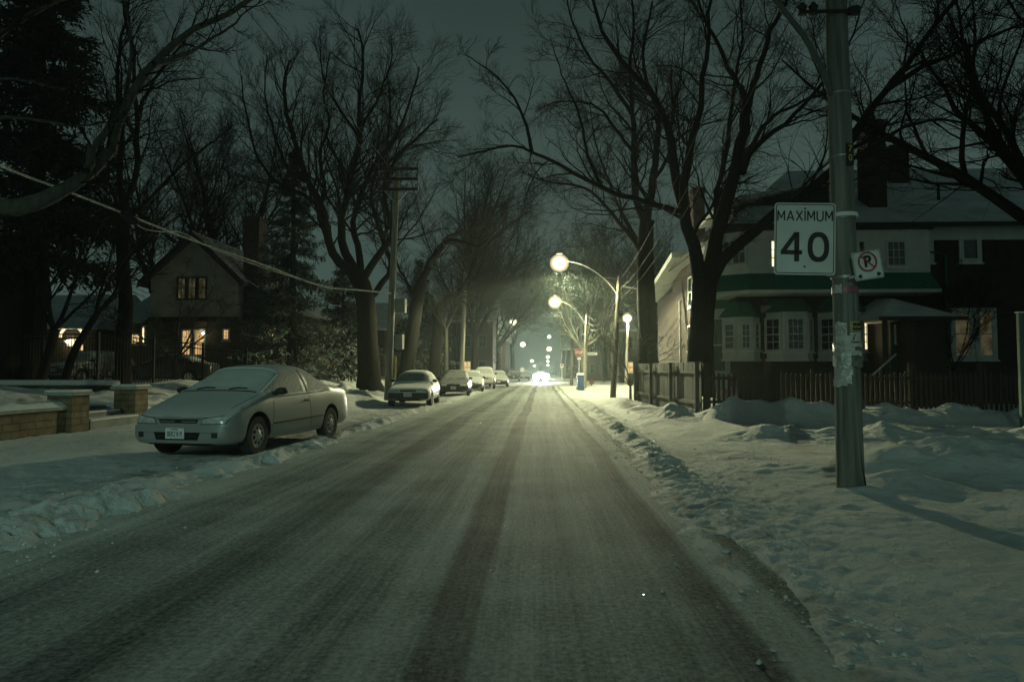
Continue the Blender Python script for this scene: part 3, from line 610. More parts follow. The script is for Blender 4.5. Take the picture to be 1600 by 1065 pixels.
auto_tree('tangled bare tree behind the second crossarm pole', P(715, 588, 72), 4, 14, .3, 16, n=7, dens=1.4, len1=2.4, K2=6, K3=4, minr=.006)
# left yard trees
Y = 27; b = P(190, 597, Y)
make_tree('slim dark tree behind the iron fence, two parallel stems rising high', b,
    ([P(190, 606, Y), P(192, 560, Y), P(196, 480, Y), P(192, 400, Y), P(193, 330, Y)], [.36, .3, .27, .24, .22]),
    [(PL(Y, [(193, 335), (186, 260), (190, 180), (182, 100), (200, 20), (205, -60)], 2), .16, .03),
     (PL(Y, [(193, 335), (214, 260), (214, 175), (212, 100), (192, 10), (190, -50)], -2), .14, .03),
     (PL(Y, [(194, 345), (232, 312), (280, 262), (332, 222), (360, 200)], 3), .1, .02),
     (PL(Y, [(192, 350), (170, 290), (140, 230), (110, 160), (100, 90)], -2), .1, .02),
     (PL(Y, [(193, 400), (225, 385), (260, 350), (300, 325)], 2), .07, .015),
     (PL(Y, [(214, 180), (245, 120), (290, 60), (320, 0)], 2), .09, .02)],
    seed=6, dens=1.4, len1=2.2, K2=7, K3=6)
Y = 9.5; b = Vector((-10.3, 9.0, .4))
make_tree('tree out of frame whose long curved limb sweeps up from the left edge', b,
    ([(-10.3, 9, -.2), (-10.2, 9, 1.5), (-10.0, 9.1, 2.8)], [.3, .25, .2]),
    [([(-10.0, 9.1, 2.8), (-8.9, 9.3, 3.4)] + PL(Y, [(0, 324), (50, 322), (95, 300), (135, 268), (168, 222), (200, 160), (245, 95), (300, 52), (380, 10), (440, -60)], 1.5), .17, .03),
     (PL(9.8, [(135, 268), (150, 225), (180, 185), (200, 130), (205, 60), (190, -20)], 1), .07, .015),
     (PL(9.8, [(240, 100), (290, 85), (350, 50), (410, 0)], 1.5), .05, .01),
     ([(-10.0, 9.1, 2.8)] + PL(9.5, [(-60, 200), (0, 60), (60, 20), (140, -20)], 1), .1, .02),
     (PL(9, [(-60, 190), (20, 184), (120, 196), (180, 190)], .5), .035, .01),
     (PL(9, [(-60, 130), (20, 124), (100, 140)], .5), .03, .01)],
    seed=8, bark=BARKP, dens=2.4, len1=1.1, K2=6, K3=4, minr=.0022, start=.4)
auto_tree('small forked tree in front of the dark car behind the iron fence', P(272, 598, 29), 1.0, 4.6, .12, 21, n=5, bark=BARKP, twig=TWIGF, spread=(30, 75), len1=1.2, dens=2.2, K2=6, K3=5)
auto_tree('broad bare tree behind the gabled house, its crown above the roof', P(350, 585, 58), 6, 22, .4, 22, n=9, dens=1.2, len1=3.0, K2=7, K3=3, minr=.005)
auto_tree('bare tree behind the slim twin stemmed tree', P(255, 585, 54), 5, 20, .35, 23, n=8, dens=1.2, len1=2.8, K2=7, K3=3, minr=.005)
auto_tree('short leaning tree behind the iron fence beside the lit arch', P(62, 600, 24), 2.0, 7, .16, 25, n=4, lean=(.25, 0, 0), dens=1.2, len1=1.8, K2=6, K3=4)
auto_tree('crooked tree crossing in front of the lit arch', P(100, 600, 25), 2.6, 8, .14, 26, n=4, lean=(.45, 0, 0), dens=1.2, len1=1.8, K2=6, K3=4)
# right trees
Y = 22; b = P(1092, 575, Y)
make_tree('huge bare tree behind the picket fence, forked above head height with a snowy limb', b,
    ([P(1090, 615, Y), P(1093, 570, Y), P(1096, 510, Y), P(1100, 460, Y), P(1102, 435, Y)], [.58, .44, .38, .38, .4]),
    [(PL(Y, [(1098, 450), (1090, 410), (1075, 360), (1062, 300), (1050, 235), (1042, 190), (1015, 143), (970, 94), (940, 45), (920, -20)], 2), .26, .05),
     (PL(Y, [(1070, 345), (1070, 290), (1080, 225), (1093, 180), (1098, 113), (1108, 45), (1112, -40)], -2), .17, .04),
     (PL(Y, [(1104, 450), (1116, 400), (1130, 335), (1148, 270), (1160, 210), (1168, 160)], 1), .27, .17),
     (PL(Y + 1, [(1168, 165), (1155, 135), (1139, 108), (1113, 56), (1088, -10), (1080, -60)], 2), .13, .03),
     (PL(Y + 1, [(1167, 168), (1178, 130), (1203, 56), (1233, -5), (1250, -60)], -2), .14, .03),
     (PL(Y, [(1112, 430), (1120, 370), (1118, 320), (1128, 270), (1140, 200), (1150, 120), (1160, 40), (1150, -40)], 5), .16, .03),
     (PL(Y, [(1110, 440), (1140, 395), (1180, 362), (1225, 325), (1268, 296), (1300, 262), (1326, 220), (1357, 175), (1385, 141), (1413, 104), (1442, 65), (1492, 0), (1530, -50)], -3), .21, .05),
     (PL(Y - 2.5, [(1385, 141), (1442, 104), (1492, 84), (1554, 56), (1620, 30)], -1), .09, .03),
     (PL(Y - 2, [(1300, 262), (1350, 240), (1423, 195), (1500, 190), (1600, 205)], -2), .08, .02),
     (PL(Y, [(1160, 270), (1184, 225), (1240, 182), (1290, 120), (1330, 60), (1350, 0)], 3), .12, .02),
     (PL(Y, [(1163, 250), (1200, 190), (1262, 155), (1330, 140)], -3), .09, .02),
     (PL(Y, [(1066, 332), (1052, 328), (993, 312), (940, 293), (880, 259), (831, 237), (790, 229), (715, 244)], -3), .12, .02),
     (PL(Y - 2.4, [(831, 237), (822, 195), (801, 150), (770, 115), (726, 85)], -1), .06, .012),
     (PL(Y - 1, [(940, 293), (918, 240), (905, 180), (880, 120), (860, 60)], 2), .07, .012)],
    seed=31, dens=1.5, len1=2.1, K2=8, K3=6, minr=.0033)
SNOWL = crom(PL(22, [(1150, 384), (1180, 358), (1225, 321), (1268, 292), (1298, 262)], -1.3), 12)
Y = 30; b = P(1012, 590, Y)
make_tree('tall straight bare tree behind the end of the board fence', b,
    ([P(1014, 610, Y), P(1013, 560, Y), P(1010, 470, Y), P(1008, 400, Y), P(1010, 345, Y)], [.55, .43, .4, .36, .32]),
    [(PL(Y, [(1010, 350), (994, 312), (991, 225), (988, 165), (984, 110), (990, 40), (985, -40)], 2), .2, .04),
     (PL(Y, [(1010, 350), (1020, 282), (1027, 225), (1030, 180), (1015, 140), (1005, 80), (1020, 0)], -2), .2, .04),
     (PL(Y, [(1008, 405), (985, 370), (959, 338), (922, 297), (865, 285), (825, 275)], -4), .13, .02),
     (PL(Y, [(1020, 282), (1045, 240), (1050, 180), (1065, 110), (1070, 30)], 3), .1, .02),
     (PL(Y, [(991, 240), (960, 200), (930, 165), (880, 158), (840, 170)], 3), .1, .02),
     (PL(Y, [(988, 180), (955, 130), (915, 80), (890, 20), (880, -30)], -3), .1, .02),
     (PL(Y, [(1008, 395), (975, 340), (950, 280), (930, 220), (920, 160)], 4), .1, .02)],
    seed=32, dens=1.7, len1=2.3, K2=8, K3=6, minr=.004)
auto_tree('spreading bare tree beyond the right edge whose branches cross above the brick house', (15.2, 18.5, .2), 4.5, 14, .32, 33, n=9, lean=(-.25, 0, 0), spread=(20, 80), dens=1.5, len1=2.4, K2=7, K3=5, minr=.004)
auto_tree('faint bare tree behind the stop sign', P(912, 588, 60), 2.5, 11, .22, 34, n=7, bark=BARKP, twig=TWIGF, spread=(15, 60), dens=1.3, len1=2.2, K2=6, K3=4, minr=.005)
auto_tree('far bare tree right of the road between the lamp poles', P(945, 585, 80), 4, 17, .35, 35, n=8, dens=1.2, len1=2.8, K2=6, K3=4, minr=.007)
auto_tree('far bare tree right of the corner lamp', P(1003, 582, 78), 4, 16, .35, 36, n=8, dens=1.2, len1=2.8, K2=6, K3=4, minr=.007)
auto_tree('farthest bare tree on the left closing the street', P(800, 583, 130), 5, 20, .4, 37, n=8, dens=1.0, len1=3.5, K2=6, K3=4, minr=.012)
auto_tree('farthest bare tree on the right closing the street', P(905, 583, 130), 5, 20, .4, 38, n=8, dens=1.0, len1=3.5, K2=6, K3=4, minr=.012)
auto_tree('leafless shrub at the corner end of the board fence', P(985, 612, 30), .25, 3.2, .05, 39, n=7, bark=TWIGF, twig=TWIGF, spread=(10, 70), dens=1.2, len1=1.0, K2=4, K3=3, name='bare_shrub')
auto_tree('leafless shrub below the double window of the brick house', P(1490, 590, 24.5), .25, 3.0, .05, 40, n=8, spread=(10, 75), dens=1.2, len1=1.0, K2=5, K3=3, name='bare_shrub')
# conifers
spruce('frosted spruce between the gabled house and the tall maple', P(455, 596, 36), 12.6, 3.1, 41, nb=170, ntw=30, droop=.45)
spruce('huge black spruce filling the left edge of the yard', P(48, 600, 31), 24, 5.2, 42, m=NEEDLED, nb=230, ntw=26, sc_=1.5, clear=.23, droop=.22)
spruce('dark spruce right behind the pole box', P(655, 592, 54), 9.5, 2.8, 43, m=NEEDLE, nb=90, ntw=20, sc_=1.6, droop=.35)
spruce('dark bushy conifer between the maple trunk and the frosted spruce', P(535, 594, 42), 7.5, 2.7, 44, m=NEEDLE, nb=90, ntw=22, sc_=1.4)
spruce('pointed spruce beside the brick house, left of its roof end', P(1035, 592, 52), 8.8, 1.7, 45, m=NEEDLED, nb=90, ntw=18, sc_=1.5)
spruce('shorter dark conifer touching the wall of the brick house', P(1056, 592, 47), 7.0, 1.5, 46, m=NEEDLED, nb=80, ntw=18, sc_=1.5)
#@@PART4
# ------------------------------------------------------------------ cars
SILVER = mat('silver_car_paint', (.30, .32, .30), .38, .3, var=.04, scale=3, snow=.5, snow_thr=.66, spec=.5, bump=.12, bscale=70)
WHITEP = mat('white_car_paint', (.50, .51, .46), .4, .0, var=.04, scale=3, snow=.95, snow_thr=.55, spec=.5)
DARKP = mat('dark_car_paint', (.035, .04, .042), .3, .2, var=.05, scale=3, snow=.35, snow_thr=.86, spec=.5)
GREYP = mat('grey_car_paint', (.20, .21, .20), .35, .3, var=.05, scale=3, snow=.95, snow_thr=.55, spec=.5)
CGLASS = mat('car_glass', (.02, .024, .024), .12, 0, var=.1, spec=.6, snow=.6, snow_thr=.72)
FROSTG = mat('frosted_car_glass', (.26, .28, .26), .6, 0, var=.55, scale=34, bump=1, bscale=60)
SNOWG = mat('snowed_windscreen', (.48, .52, .49), .8, 0, var=.08, scale=5, bump=.15, bscale=50)
FROSTD = mat('thinly_frosted_glass', (.22, .245, .225), .5, 0, var=.4, scale=14)
TYRE = mat('tyre_rubber', (.022, .022, .021), .85, var=.3, bump=.4, bscale=60)
ALLOY = mat('wheel_cover', (.40, .41, .39), .4, .5, var=.2, scale=20)
DARKC = mat('dark_cavity', (.008, .008, .008), .9)
BPLAST = mat('black_plastic', (.02, .021, .021), .55, var=.2)
LENSH = mat('headlamp_lens', (.40, .42, .39), .25, .1, var=.3, scale=20, snow=.5, snow_thr=.5)
AMBER = mat('amber_lens', (.30, .16, .05), .3)
REDL = mat('red_lens', (.25, .02, .015), .25)
PLATE = mat('plate_white', (.62, .64, .63), .5, var=.12, scale=20)
PLATEB = mat('plate_blue', (.05, .07, .14), .5)

def ptcap(st, side=1):
    y, zb, w, zl, wl, zt, wt = st; zm = zb + (zl - zb) * .52
    return [(0, zb), (w * .8, zb), (w * .985, zb + .07), (w, zm), (wl, zl), (wt, zt - (.045 if zt - zl > .2 else .018)), (wt * .55, zt - .004), (0, zt)]
def car_body(st, mats_of, arches, sub=2, r=.335):
    """st: stations from nose to tail; mats_of(i, j) -> material index; returns the evaluated mesh"""
    bm = bmesh.new(); rows = []
    for s in st:
        pr = ptcap(s); y = s[0]
        full = [(x, z) for x, z in pr] + [(-x, z) for x, z in pr[1:-1][::-1]]
        rows.append([bm.verts.new((x, y, z)) for x, z in full])
    n = len(rows[0])
    for i in range(len(rows) - 1):
        for k in range(n):
            f = bm.faces.new((rows[i][k], rows[i + 1][k], rows[i + 1][(k + 1) % n], rows[i][(k + 1) % n]))
            j = k if k < 7 else 13 - k
            f.material_index = mats_of(i, j); f.smooth = True
    # end caps as grids of quads
    for row, fl in ((rows[0], 0), (rows[-1], 1)):
        for k in range(0, 7):
            a, b, c, d = row[k], row[k + 1], row[(n - k - 1) % n], row[(n - k) % n]
            vs = []
            for q in (a, b, c, d):
                if q not in vs: vs.append(q)
            if len(vs) > 2:
                try:
                    f = bm.faces.new(vs if fl else vs[::-1]); f.smooth = True; f.material_index = 0
                except ValueError: pass
    bmesh.ops.recalc_face_normals(bm, faces=bm.faces)
    me = bpy.data.meshes.new('tmp'); bm.to_mesh(me); bm.free()
    for q in range(6): me.materials.append(DARKC)
    o = bpy.data.objects.new('tmp', me); col.objects.link(o)
    md = o.modifiers.new('s', 'SUBSURF'); md.levels = sub; md.render_levels = sub
    cut = MB()
    for (yy, zz) in arches:
        for sgn in (1, -1):
            x0, x1 = (.52, 1.2) if sgn > 0 else (-1.2, -.52)
            vs = []; N = 28
            for k in range(N): a = 2 * math.pi * k / N; vs.append((x0, yy + r * math.cos(a), zz + r * math.sin(a)))
            cut.prism(vs, (x1 - x0, 0, 0))
    co = cut.build('cut', [DARKC] * 6); co.data.polygons.foreach_set('material_index', [5] * len(co.data.polygons))
    b = o.modifiers.new('b', 'BOOLEAN'); b.operation = 'DIFFERENCE'; b.object = co; b.solver = 'EXACT'
    bpy.context.view_layer.update()
    ev = bpy.data.meshes.new_from_object(o.evaluated_get(bpy.context.evaluated_depsgraph_get()))
    bpy.data.objects.remove(o); bpy.data.objects.remove(co)
    return ev
def split_mats(ev, table, root):
    """table: {index: (name, material)}"""
    out = {}
    for idx, (nm, m) in table.items():
        bm = bmesh.new(); bm.from_mesh(ev)
        keep = idx if isinstance(idx, tuple) else (idx,)
        bmesh.ops.delete(bm, geom=[f for f in bm.faces if f.material_index not in keep], context='FACES')
        if not bm.faces: bm.free(); continue
        if nm in ('windscreen', 'rear_window', 'side_window'):
            isl = []
            if nm == 'side_window':      # two sides: two parts
                for sgn in (1, -1):
                    b2 = bm.copy(); bmesh.ops.delete(b2, geom=[f for f in b2.faces if f.calc_center_median().x * sgn < 0], context='FACES'); isl.append(b2)
                bm.free()
            else: isl = [bm]
        else: isl = [bm]
        for b2 in isl:
            me = bpy.data.meshes.new(nm); 
            for f in b2.faces: f.material_index = keep.index(f.material_index) if len(keep) > 1 else 0
            b2.to_mesh(me); b2.free()
            for q in (m if isinstance(m, list) else [m]): me.materials.append(q)
            o = bpy.data.objects.new(nm, me); link(o, root); out.setdefault(nm, []).append(o)
    return out
def patch(bvh, kind, quad, eps=.004, n=8, m=5):
    """project a quad of (a, b) corners on the body; kind: 'F' front (x, z), 'B' back, 'R'/'L' side (y, z), 'T' top (x, y)"""
    vs = []; fs = []
    for j in range(m + 1):
        for i in range(n + 1):
            s, t = i / n, j / m
            a = (quad[0][0] * (1 - s) + quad[1][0] * s) * (1 - t) + (quad[3][0] * (1 - s) + quad[2][0] * s) * t
            b = (quad[0][1] * (1 - s) + quad[1][1] * s) * (1 - t) + (quad[3][1] * (1 - s) + quad[2][1] * s) * t
            if kind == 'F': o, d = Vector((a, -6, b)), Vector((0, 1, 0))
            elif kind == 'B': o, d = Vector((a, 6, b)), Vector((0, -1, 0))
            elif kind == 'R': o, d = Vector((3, a, b)), Vector((-1, 0, 0))
            elif kind == 'L': o, d = Vector((-3, a, b)), Vector((1, 0, 0))
            else: o, d = Vector((a, b, 4)), Vector((0, 0, -1))
            h = bvh.ray_cast(o, d)
            p = h[0] if h[0] is not None else (vs[-1] if vs else o + d * 3)
            vs.append(Vector(p) - d * (eps if h[0] is not None else 0))
    for j in range(m):
        for i in range(n): q = j * (n + 1) + i; fs.append((q, q + 1, q + n + 2, q + n + 1))
    # a skirt gives the patch some depth
    d0 = {'F': Vector((0, 1, 0)), 'B': Vector((0, -1, 0)), 'R': Vector((-1, 0, 0)), 'L': Vector((1, 0, 0)), 'T': Vector((0, 0, -1))}[kind]
    ring = [i for i in range(n + 1)] + [j * (n + 1) + n for j in range(1, m + 1)] + [m * (n + 1) + i for i in range(n - 1, -1, -1)] + [j * (n + 1) for j in range(m - 1, 0, -1)]
    k0 = len(vs)
    for i in ring: vs.append(vs[i] + d0 * (eps + .006))
    for q in range(len(ring)): r_ = (q + 1) % len(ring); fs.append((ring[q], ring[r_], k0 + r_, k0 + q))
    return vs, fs
def wheel(root, x, y, z, r, wd, s, cover=ALLOY, spokes=8):
    """s = +1 outer face towards +x"""
    mb = MB(); a = wd / 2
    mb.lathe([(r * .60, -a), (r * .93, -a), (r, -a * .7), (r, a * .7), (r * .95, a), (r * .66, a), (r * .62, a * .85), (r * .60, -a)], (0, 0, 0), 'X', 32)
    w = mb.build('wheel', TYRE, root, smooth=True); w.location = (x, y, z)
    # wheel cover: solid hub and rim with recessed dark windows
    mb = MB(); n = spokes * 6; rr = [.0, .12, .22, .30, .47, .56, .63, .66]; dep = [.035, .035, .028, .02, .012, .008, .012, .0]
    vs = []; fs = []
    for q, dd in zip(rr, dep):
        for k in range(n): t = 2 * math.pi * k / n; vs.append((s * (a * .72 + dd), q * r * math.cos(t), q * r * math.sin(t)))
    for i in range(len(rr) - 1):
        for k in range(n):
            hole = i == 3 and (k % 6) in (0, 1, 2)
            if not hole: fs.append((i * n + k, i * n + (k + 1) % n, (i + 1) * n + (k + 1) % n, (i + 1) * n + k))
    mb.add(vs, fs)
    c = mb.build('rim', cover, w)
    MB().lathe([(.01, s * a * .5), (r * .6, s * a * .5), (r * .6, -s * a * .4), (.01, -s * a * .4)], (0, 0, 0), 'X', 20).build('brake_disc', DARKC, w)
    return w

def make_car(label, loc, rz, st, glass, paint, wheels, rw=.30, sub=2, wsm=SNOWG, sgm=FROSTG, rgm=SNOWG, group='cars parked along the left side of the street', cat='car', plate='', detail=1, body_w=.85, lower=None, mirror=BPLAST, hl=None, grille=None, track=.74, name='parked_car', hlm=LENSH, tail=False):
    """glass: dict station interval -> 'W','S','R','P' ; st y measured from the nose"""
    Lc = st[-1][0]; st = [(s[0] - Lc / 2,) + tuple(s[1:]) for s in st]
    t = empty(name, loc, rz, label, cat, group)
    def mo(i, j):
        g_ = glass.get(i, '')
        if g_ == 'W' and j in (5, 6): return 1
        if g_ == 'R' and j in (5, 6): return 3
        if 'S' in g_ and j == 4: return 2
        if g_ in ('W', 'R') and j == 4: return 2
        if j in (0,): return 5
        return 0
    arch = [(wy - Lc / 2, rw + .015) for wy in wheels]
    ev = car_body(st, mo, arch, sub, rw + .06)
    bvh = BVHTree.FromPolygons([v.co for v in ev.vertices], [p.vertices[:] for p in ev.polygons])
    split_mats(ev, {(0, 5): ('body', [paint, DARKC]), 1: ('windscreen', wsm), 2: ('side_window', sgm), 3: ('rear_window', rgm)}, t)
    def pt(name, kind, quad, mt, **kw):
        mb = MB(); mb.add(*patch(bvh, kind, quad, **kw)); return mb.build(name, mt, t, smooth=True)
    for wy in wheels:
        for sg in (1, -1): wheel(t, sg * track, wy - Lc / 2, rw, rw, .19, sg)
    return t, bvh, pt, Lc

# silver coupe in the foreground -----------------------------------------------------
st = [(0.00, .28, .56, .56, .56, .63, .50), (0.025, .24, .71, .58, .71, .66, .60), (0.10, .20, .80, .63, .80, .705, .66), (0.32, .185, .842, .70, .82, .80, .70), (0.68, .18, .852, .80, .82, .90, .725), (0.93, .18, .853, .87, .82, .98, .73),
      (1.03, .18, .853, .90, .815, 1.01, .71), (1.74, .18, .853, .92, .81, 1.385, .62), (1.86, .18, .853, .925, .81, 1.42, .61), (2.46, .18, .853, .935, .81, 1.445, .59), (2.54, .18, .853, .94, .81, 1.445, .59),
      (2.84, .18, .853, .955, .81, 1.415, .57), (2.97, .18, .853, .96, .81, 1.385, .565), (3.52, .19, .85, .995, .80, 1.10, .65), (3.62, .20, .845, .995, .795, 1.065, .67), (4.18, .22, .82, .97, .77, 1.04, .64), (4.38, .26, .77, .91, .72, .98, .6), (4.44, .32, .66, .82, .64, .88, .52)]
gl = {6: 'W', 7: 'S', 8: 'S', 10: 'S', 11: 'S', 12: 'R'}
a1 = G(413, 706, .05); a2 = G(514, 684, .05); fw = (a1 - a2).normalized(); rz = math.atan2(-fw.x, fw.y) + math.pi   # nose is local -y
perp = Vector((-fw.y, fw.x, 0));  perp = -perp if perp.x > 0 else perp
mid = (a1 + a2) / 2 + perp * .80; Lc = 4.44; off = (Lc / 2) - (.80 + 3.42) / 2
cpos = mid + fw * (-(off)) * 0 ; cz = gz(mid.x, mid.y) * .5 + .0
car, bvh, pt, Lc = make_car('silver two door coupe dusted with snow, its windscreen fully covered', (mid.x, mid.y, .035), rz, st, gl, SILVER, (.80, 3.42), rw=.305, sub=3, cat='car')
h = Lc / 2
pt('bumper', 'F', [(-.78, .25), (.78, .25), (.785, .50), (-.785, .50)], SILVER, eps=.035, n=40, m=6)
pt('grille', 'F', [(-.30, .545), (.30, .545), (.33, .60), (-.33, .60)], DARKC, n=20, m=3)
for sg in (1, -1):
    pt('grille_bar', 'F', [(sg * .06, .565), (sg * .29, .565), (sg * .30, .575), (sg * .06, .575)], SILVER, eps=.01, n=10, m=1)
    pt('headlight_surround', 'F', [(sg * .36, .53), (sg * .74, .535), (sg * .79, .67), (sg * .40, .625)], DARKC, eps=.003, n=12, m=5)
    pt('headlight', 'F', [(sg * .37, .54), (sg * .73, .545), (sg * .775, .66), (sg * .41, .615)], LENSH, eps=.009, n=12, m=5)
    pt('indicator_light', 'F', [(sg * .56, .335), (sg * .65, .335), (sg * .65, .415), (sg * .56, .415)], BPLAST, eps=.040, n=4, m=3)
pt('bonnet_seam', 'F', [(-.37, .606), (.37, .606), (.38, .613), (-.38, .613)], DARKC, eps=.003, n=20, m=1)
pt('air_intake', 'F', [(-.34, .30), (.34, .30), (.38, .415), (-.38, .415)], DARKC, eps=.040, n=20, m=4)
pt('intake_bar', 'F', [(-.34, .35), (.34, .35), (.34, .362), (-.34, .362)], BPLAST, eps=.046, n=16, m=1)
pt('bumper_crease', 'F', [(-.72, .405), (.72, .405), (.72, .409), (-.72, .409)], DARKC, eps=.037, n=20, m=1)
hp = bvh.ray_cast(Vector((0, -6, .44)), Vector((0, 1, 0)))[0]
pl = MB().box(-.155, .155, -.006, .006, -.08, .08).build('licence_plate', PLATE, car, bevel=.006); pl.location = (-.02, hp.y - .052, .40)
text_mesh('plate_lettering', 'BERZ·819', .105, PLATEB, pl, (0, -.0085, -.012), bold=.0003, sx=.58)
text_mesh('plate_slogan', 'ONTARIO', .026, PLATEB, pl, (0, -.0085, .058), bold=.0004)
em = MB().tube([(math.cos(a * math.pi / 8) * .045, hp.y - .02 + 0, .572 + math.sin(a * math.pi / 8) * .03) for a in range(17)], .006, 5).build('badge', ALLOY, car)
em.location = (0, .03, 0)
MB().tube([(-.026, hp.y + .008, .59), (-.014, hp.y + .008, .55)], .005, 5).tube([(.026, hp.y + .008, .59), (.014, hp.y + .008, .55)], .005, 5).tube([(-.018, hp.y + .008, .57), (.018, hp.y + .008, .57)], .005, 5).build('badge_letter', ALLOY, car)
for sd in ('R', 'L'):
    s_ = 1 if sd == 'R' else -1
    pt('door_seam', sd, [(1.17 - h, .26), (1.178 - h, .26), (1.29 - h, .84), (1.282 - h, .84)], DARKC, eps=.002, n=1, m=14)
    pt('door_seam', sd, [(2.555 - h, .26), (2.563 - h, .26), (2.545 - h, .885), (2.537 - h, .885)], DARKC, eps=.002, n=1, m=14)
    pt('side_moulding', sd, [(1.24 - h, .455), (3.02 - h, .475), (3.02 - h, .50), (1.24 - h, .48)], BPLAST, eps=.012, n=20, m=1)
    pt('belt_line', sd, [(1.3 - h, .892), (3.5 - h, .955), (3.5 - h, .966), (1.3 - h, .904)], SNOWM, eps=.012, n=24, m=1)
    pt('window_pillar', sd, [(2.50 - h, .95), (2.57 - h, .95), (2.50 - h, 1.34), (2.44 - h, 1.34)], BPLAST, eps=.006, n=2, m=8)
    pt('sill_trim', sd, [(1.17 - h, .235), (3.06 - h, .25), (3.06 - h, .262), (1.17 - h, .247)], SNOWM, eps=.006, n=20, m=1)
    hb = bvh.ray_cast(Vector((3 * s_, 2.42 - h, .80)), Vector((-s_, 0, 0)))[0]
    hd = MB().box(-.012, .022, -.075, .075, -.018, .018).build('door_handle', BPLAST, car, bevel=.008); hd.location = hb
    mp = bvh.ray_cast(Vector((3 * s_, 1.36 - h, .92)), Vector((-s_, 0, 0)))[0]
    mm = MB(); mm.lathe([(.02, -.10), (.055, -.085), (.073, -.03), (.078, .03), (.066, .055), (.02, .06)], (0, 0, 0), 'X' if 0 else 'Y', 18)
    mi = mm.build('side_mirror', BPLAST, car, smooth=True); mi.location = mp + Vector((s_ * .12, 0, .07)); mi.scale = (1.35, .9, .8)
    MB().tube([mp + Vector((-.03 * s_, -.02, .02)), mp + Vector((s_ * .1, 0, .05))], [.045, .03], 8).build('mirror_mount', BPLAST, car)
pt('cowl_gap', 'T', [(-.66, .985 - h), (.66, .985 - h), (.66, 1.015 - h), (-.66, 1.015 - h)], DARKC, eps=.004, n=20, m=1)
pt('windscreen_seal', 'T', [(-.58, 1.745 - h), (.58, 1.745 - h), (.58, 1.765 - h), (-.58, 1.765 - h)], SNOWM, eps=.008, n=16, m=1)
for sg in (1, -1):
    pt('windscreen_seal', 'T', [(sg * .682, 1.06 - h), (sg * .692, 1.06 - h), (sg * .598, 1.74 - h), (sg * .588, 1.74 - h)], BPLAST, eps=.004, n=1, m=12)
    pt('windscreen_pillar', 'T', [(sg * .695, 1.05 - h), (sg * .722, 1.05 - h), (sg * .628, 1.74 - h), (sg * .602, 1.74 - h)], SNOWM, eps=.010, n=2, m=14)
    pt('bonnet_seam', 'T', [(sg * .668, .30 - h), (sg * .675, .30 - h), (sg * .735, .97 - h), (sg * .728, .97 - h)], DARKC, eps=.003, n=1, m=12)
for sg in (-.42, .16):
    q1 = bvh.ray_cast(Vector((sg, 1.03 - h, 4)), Vector((0, 0, -1)))[0]; q2 = bvh.ray_cast(Vector((sg + .30, 1.07 - h, 4)), Vector((0, 0, -1)))[0]
    MB().tube([q1 + Vector((0, 0, .012)), q1.lerp(q2, .5) + Vector((0, 0, .03)), q2 + Vector((0, 0, .012))], .011, 5).build('wiper', BPLAST, car)

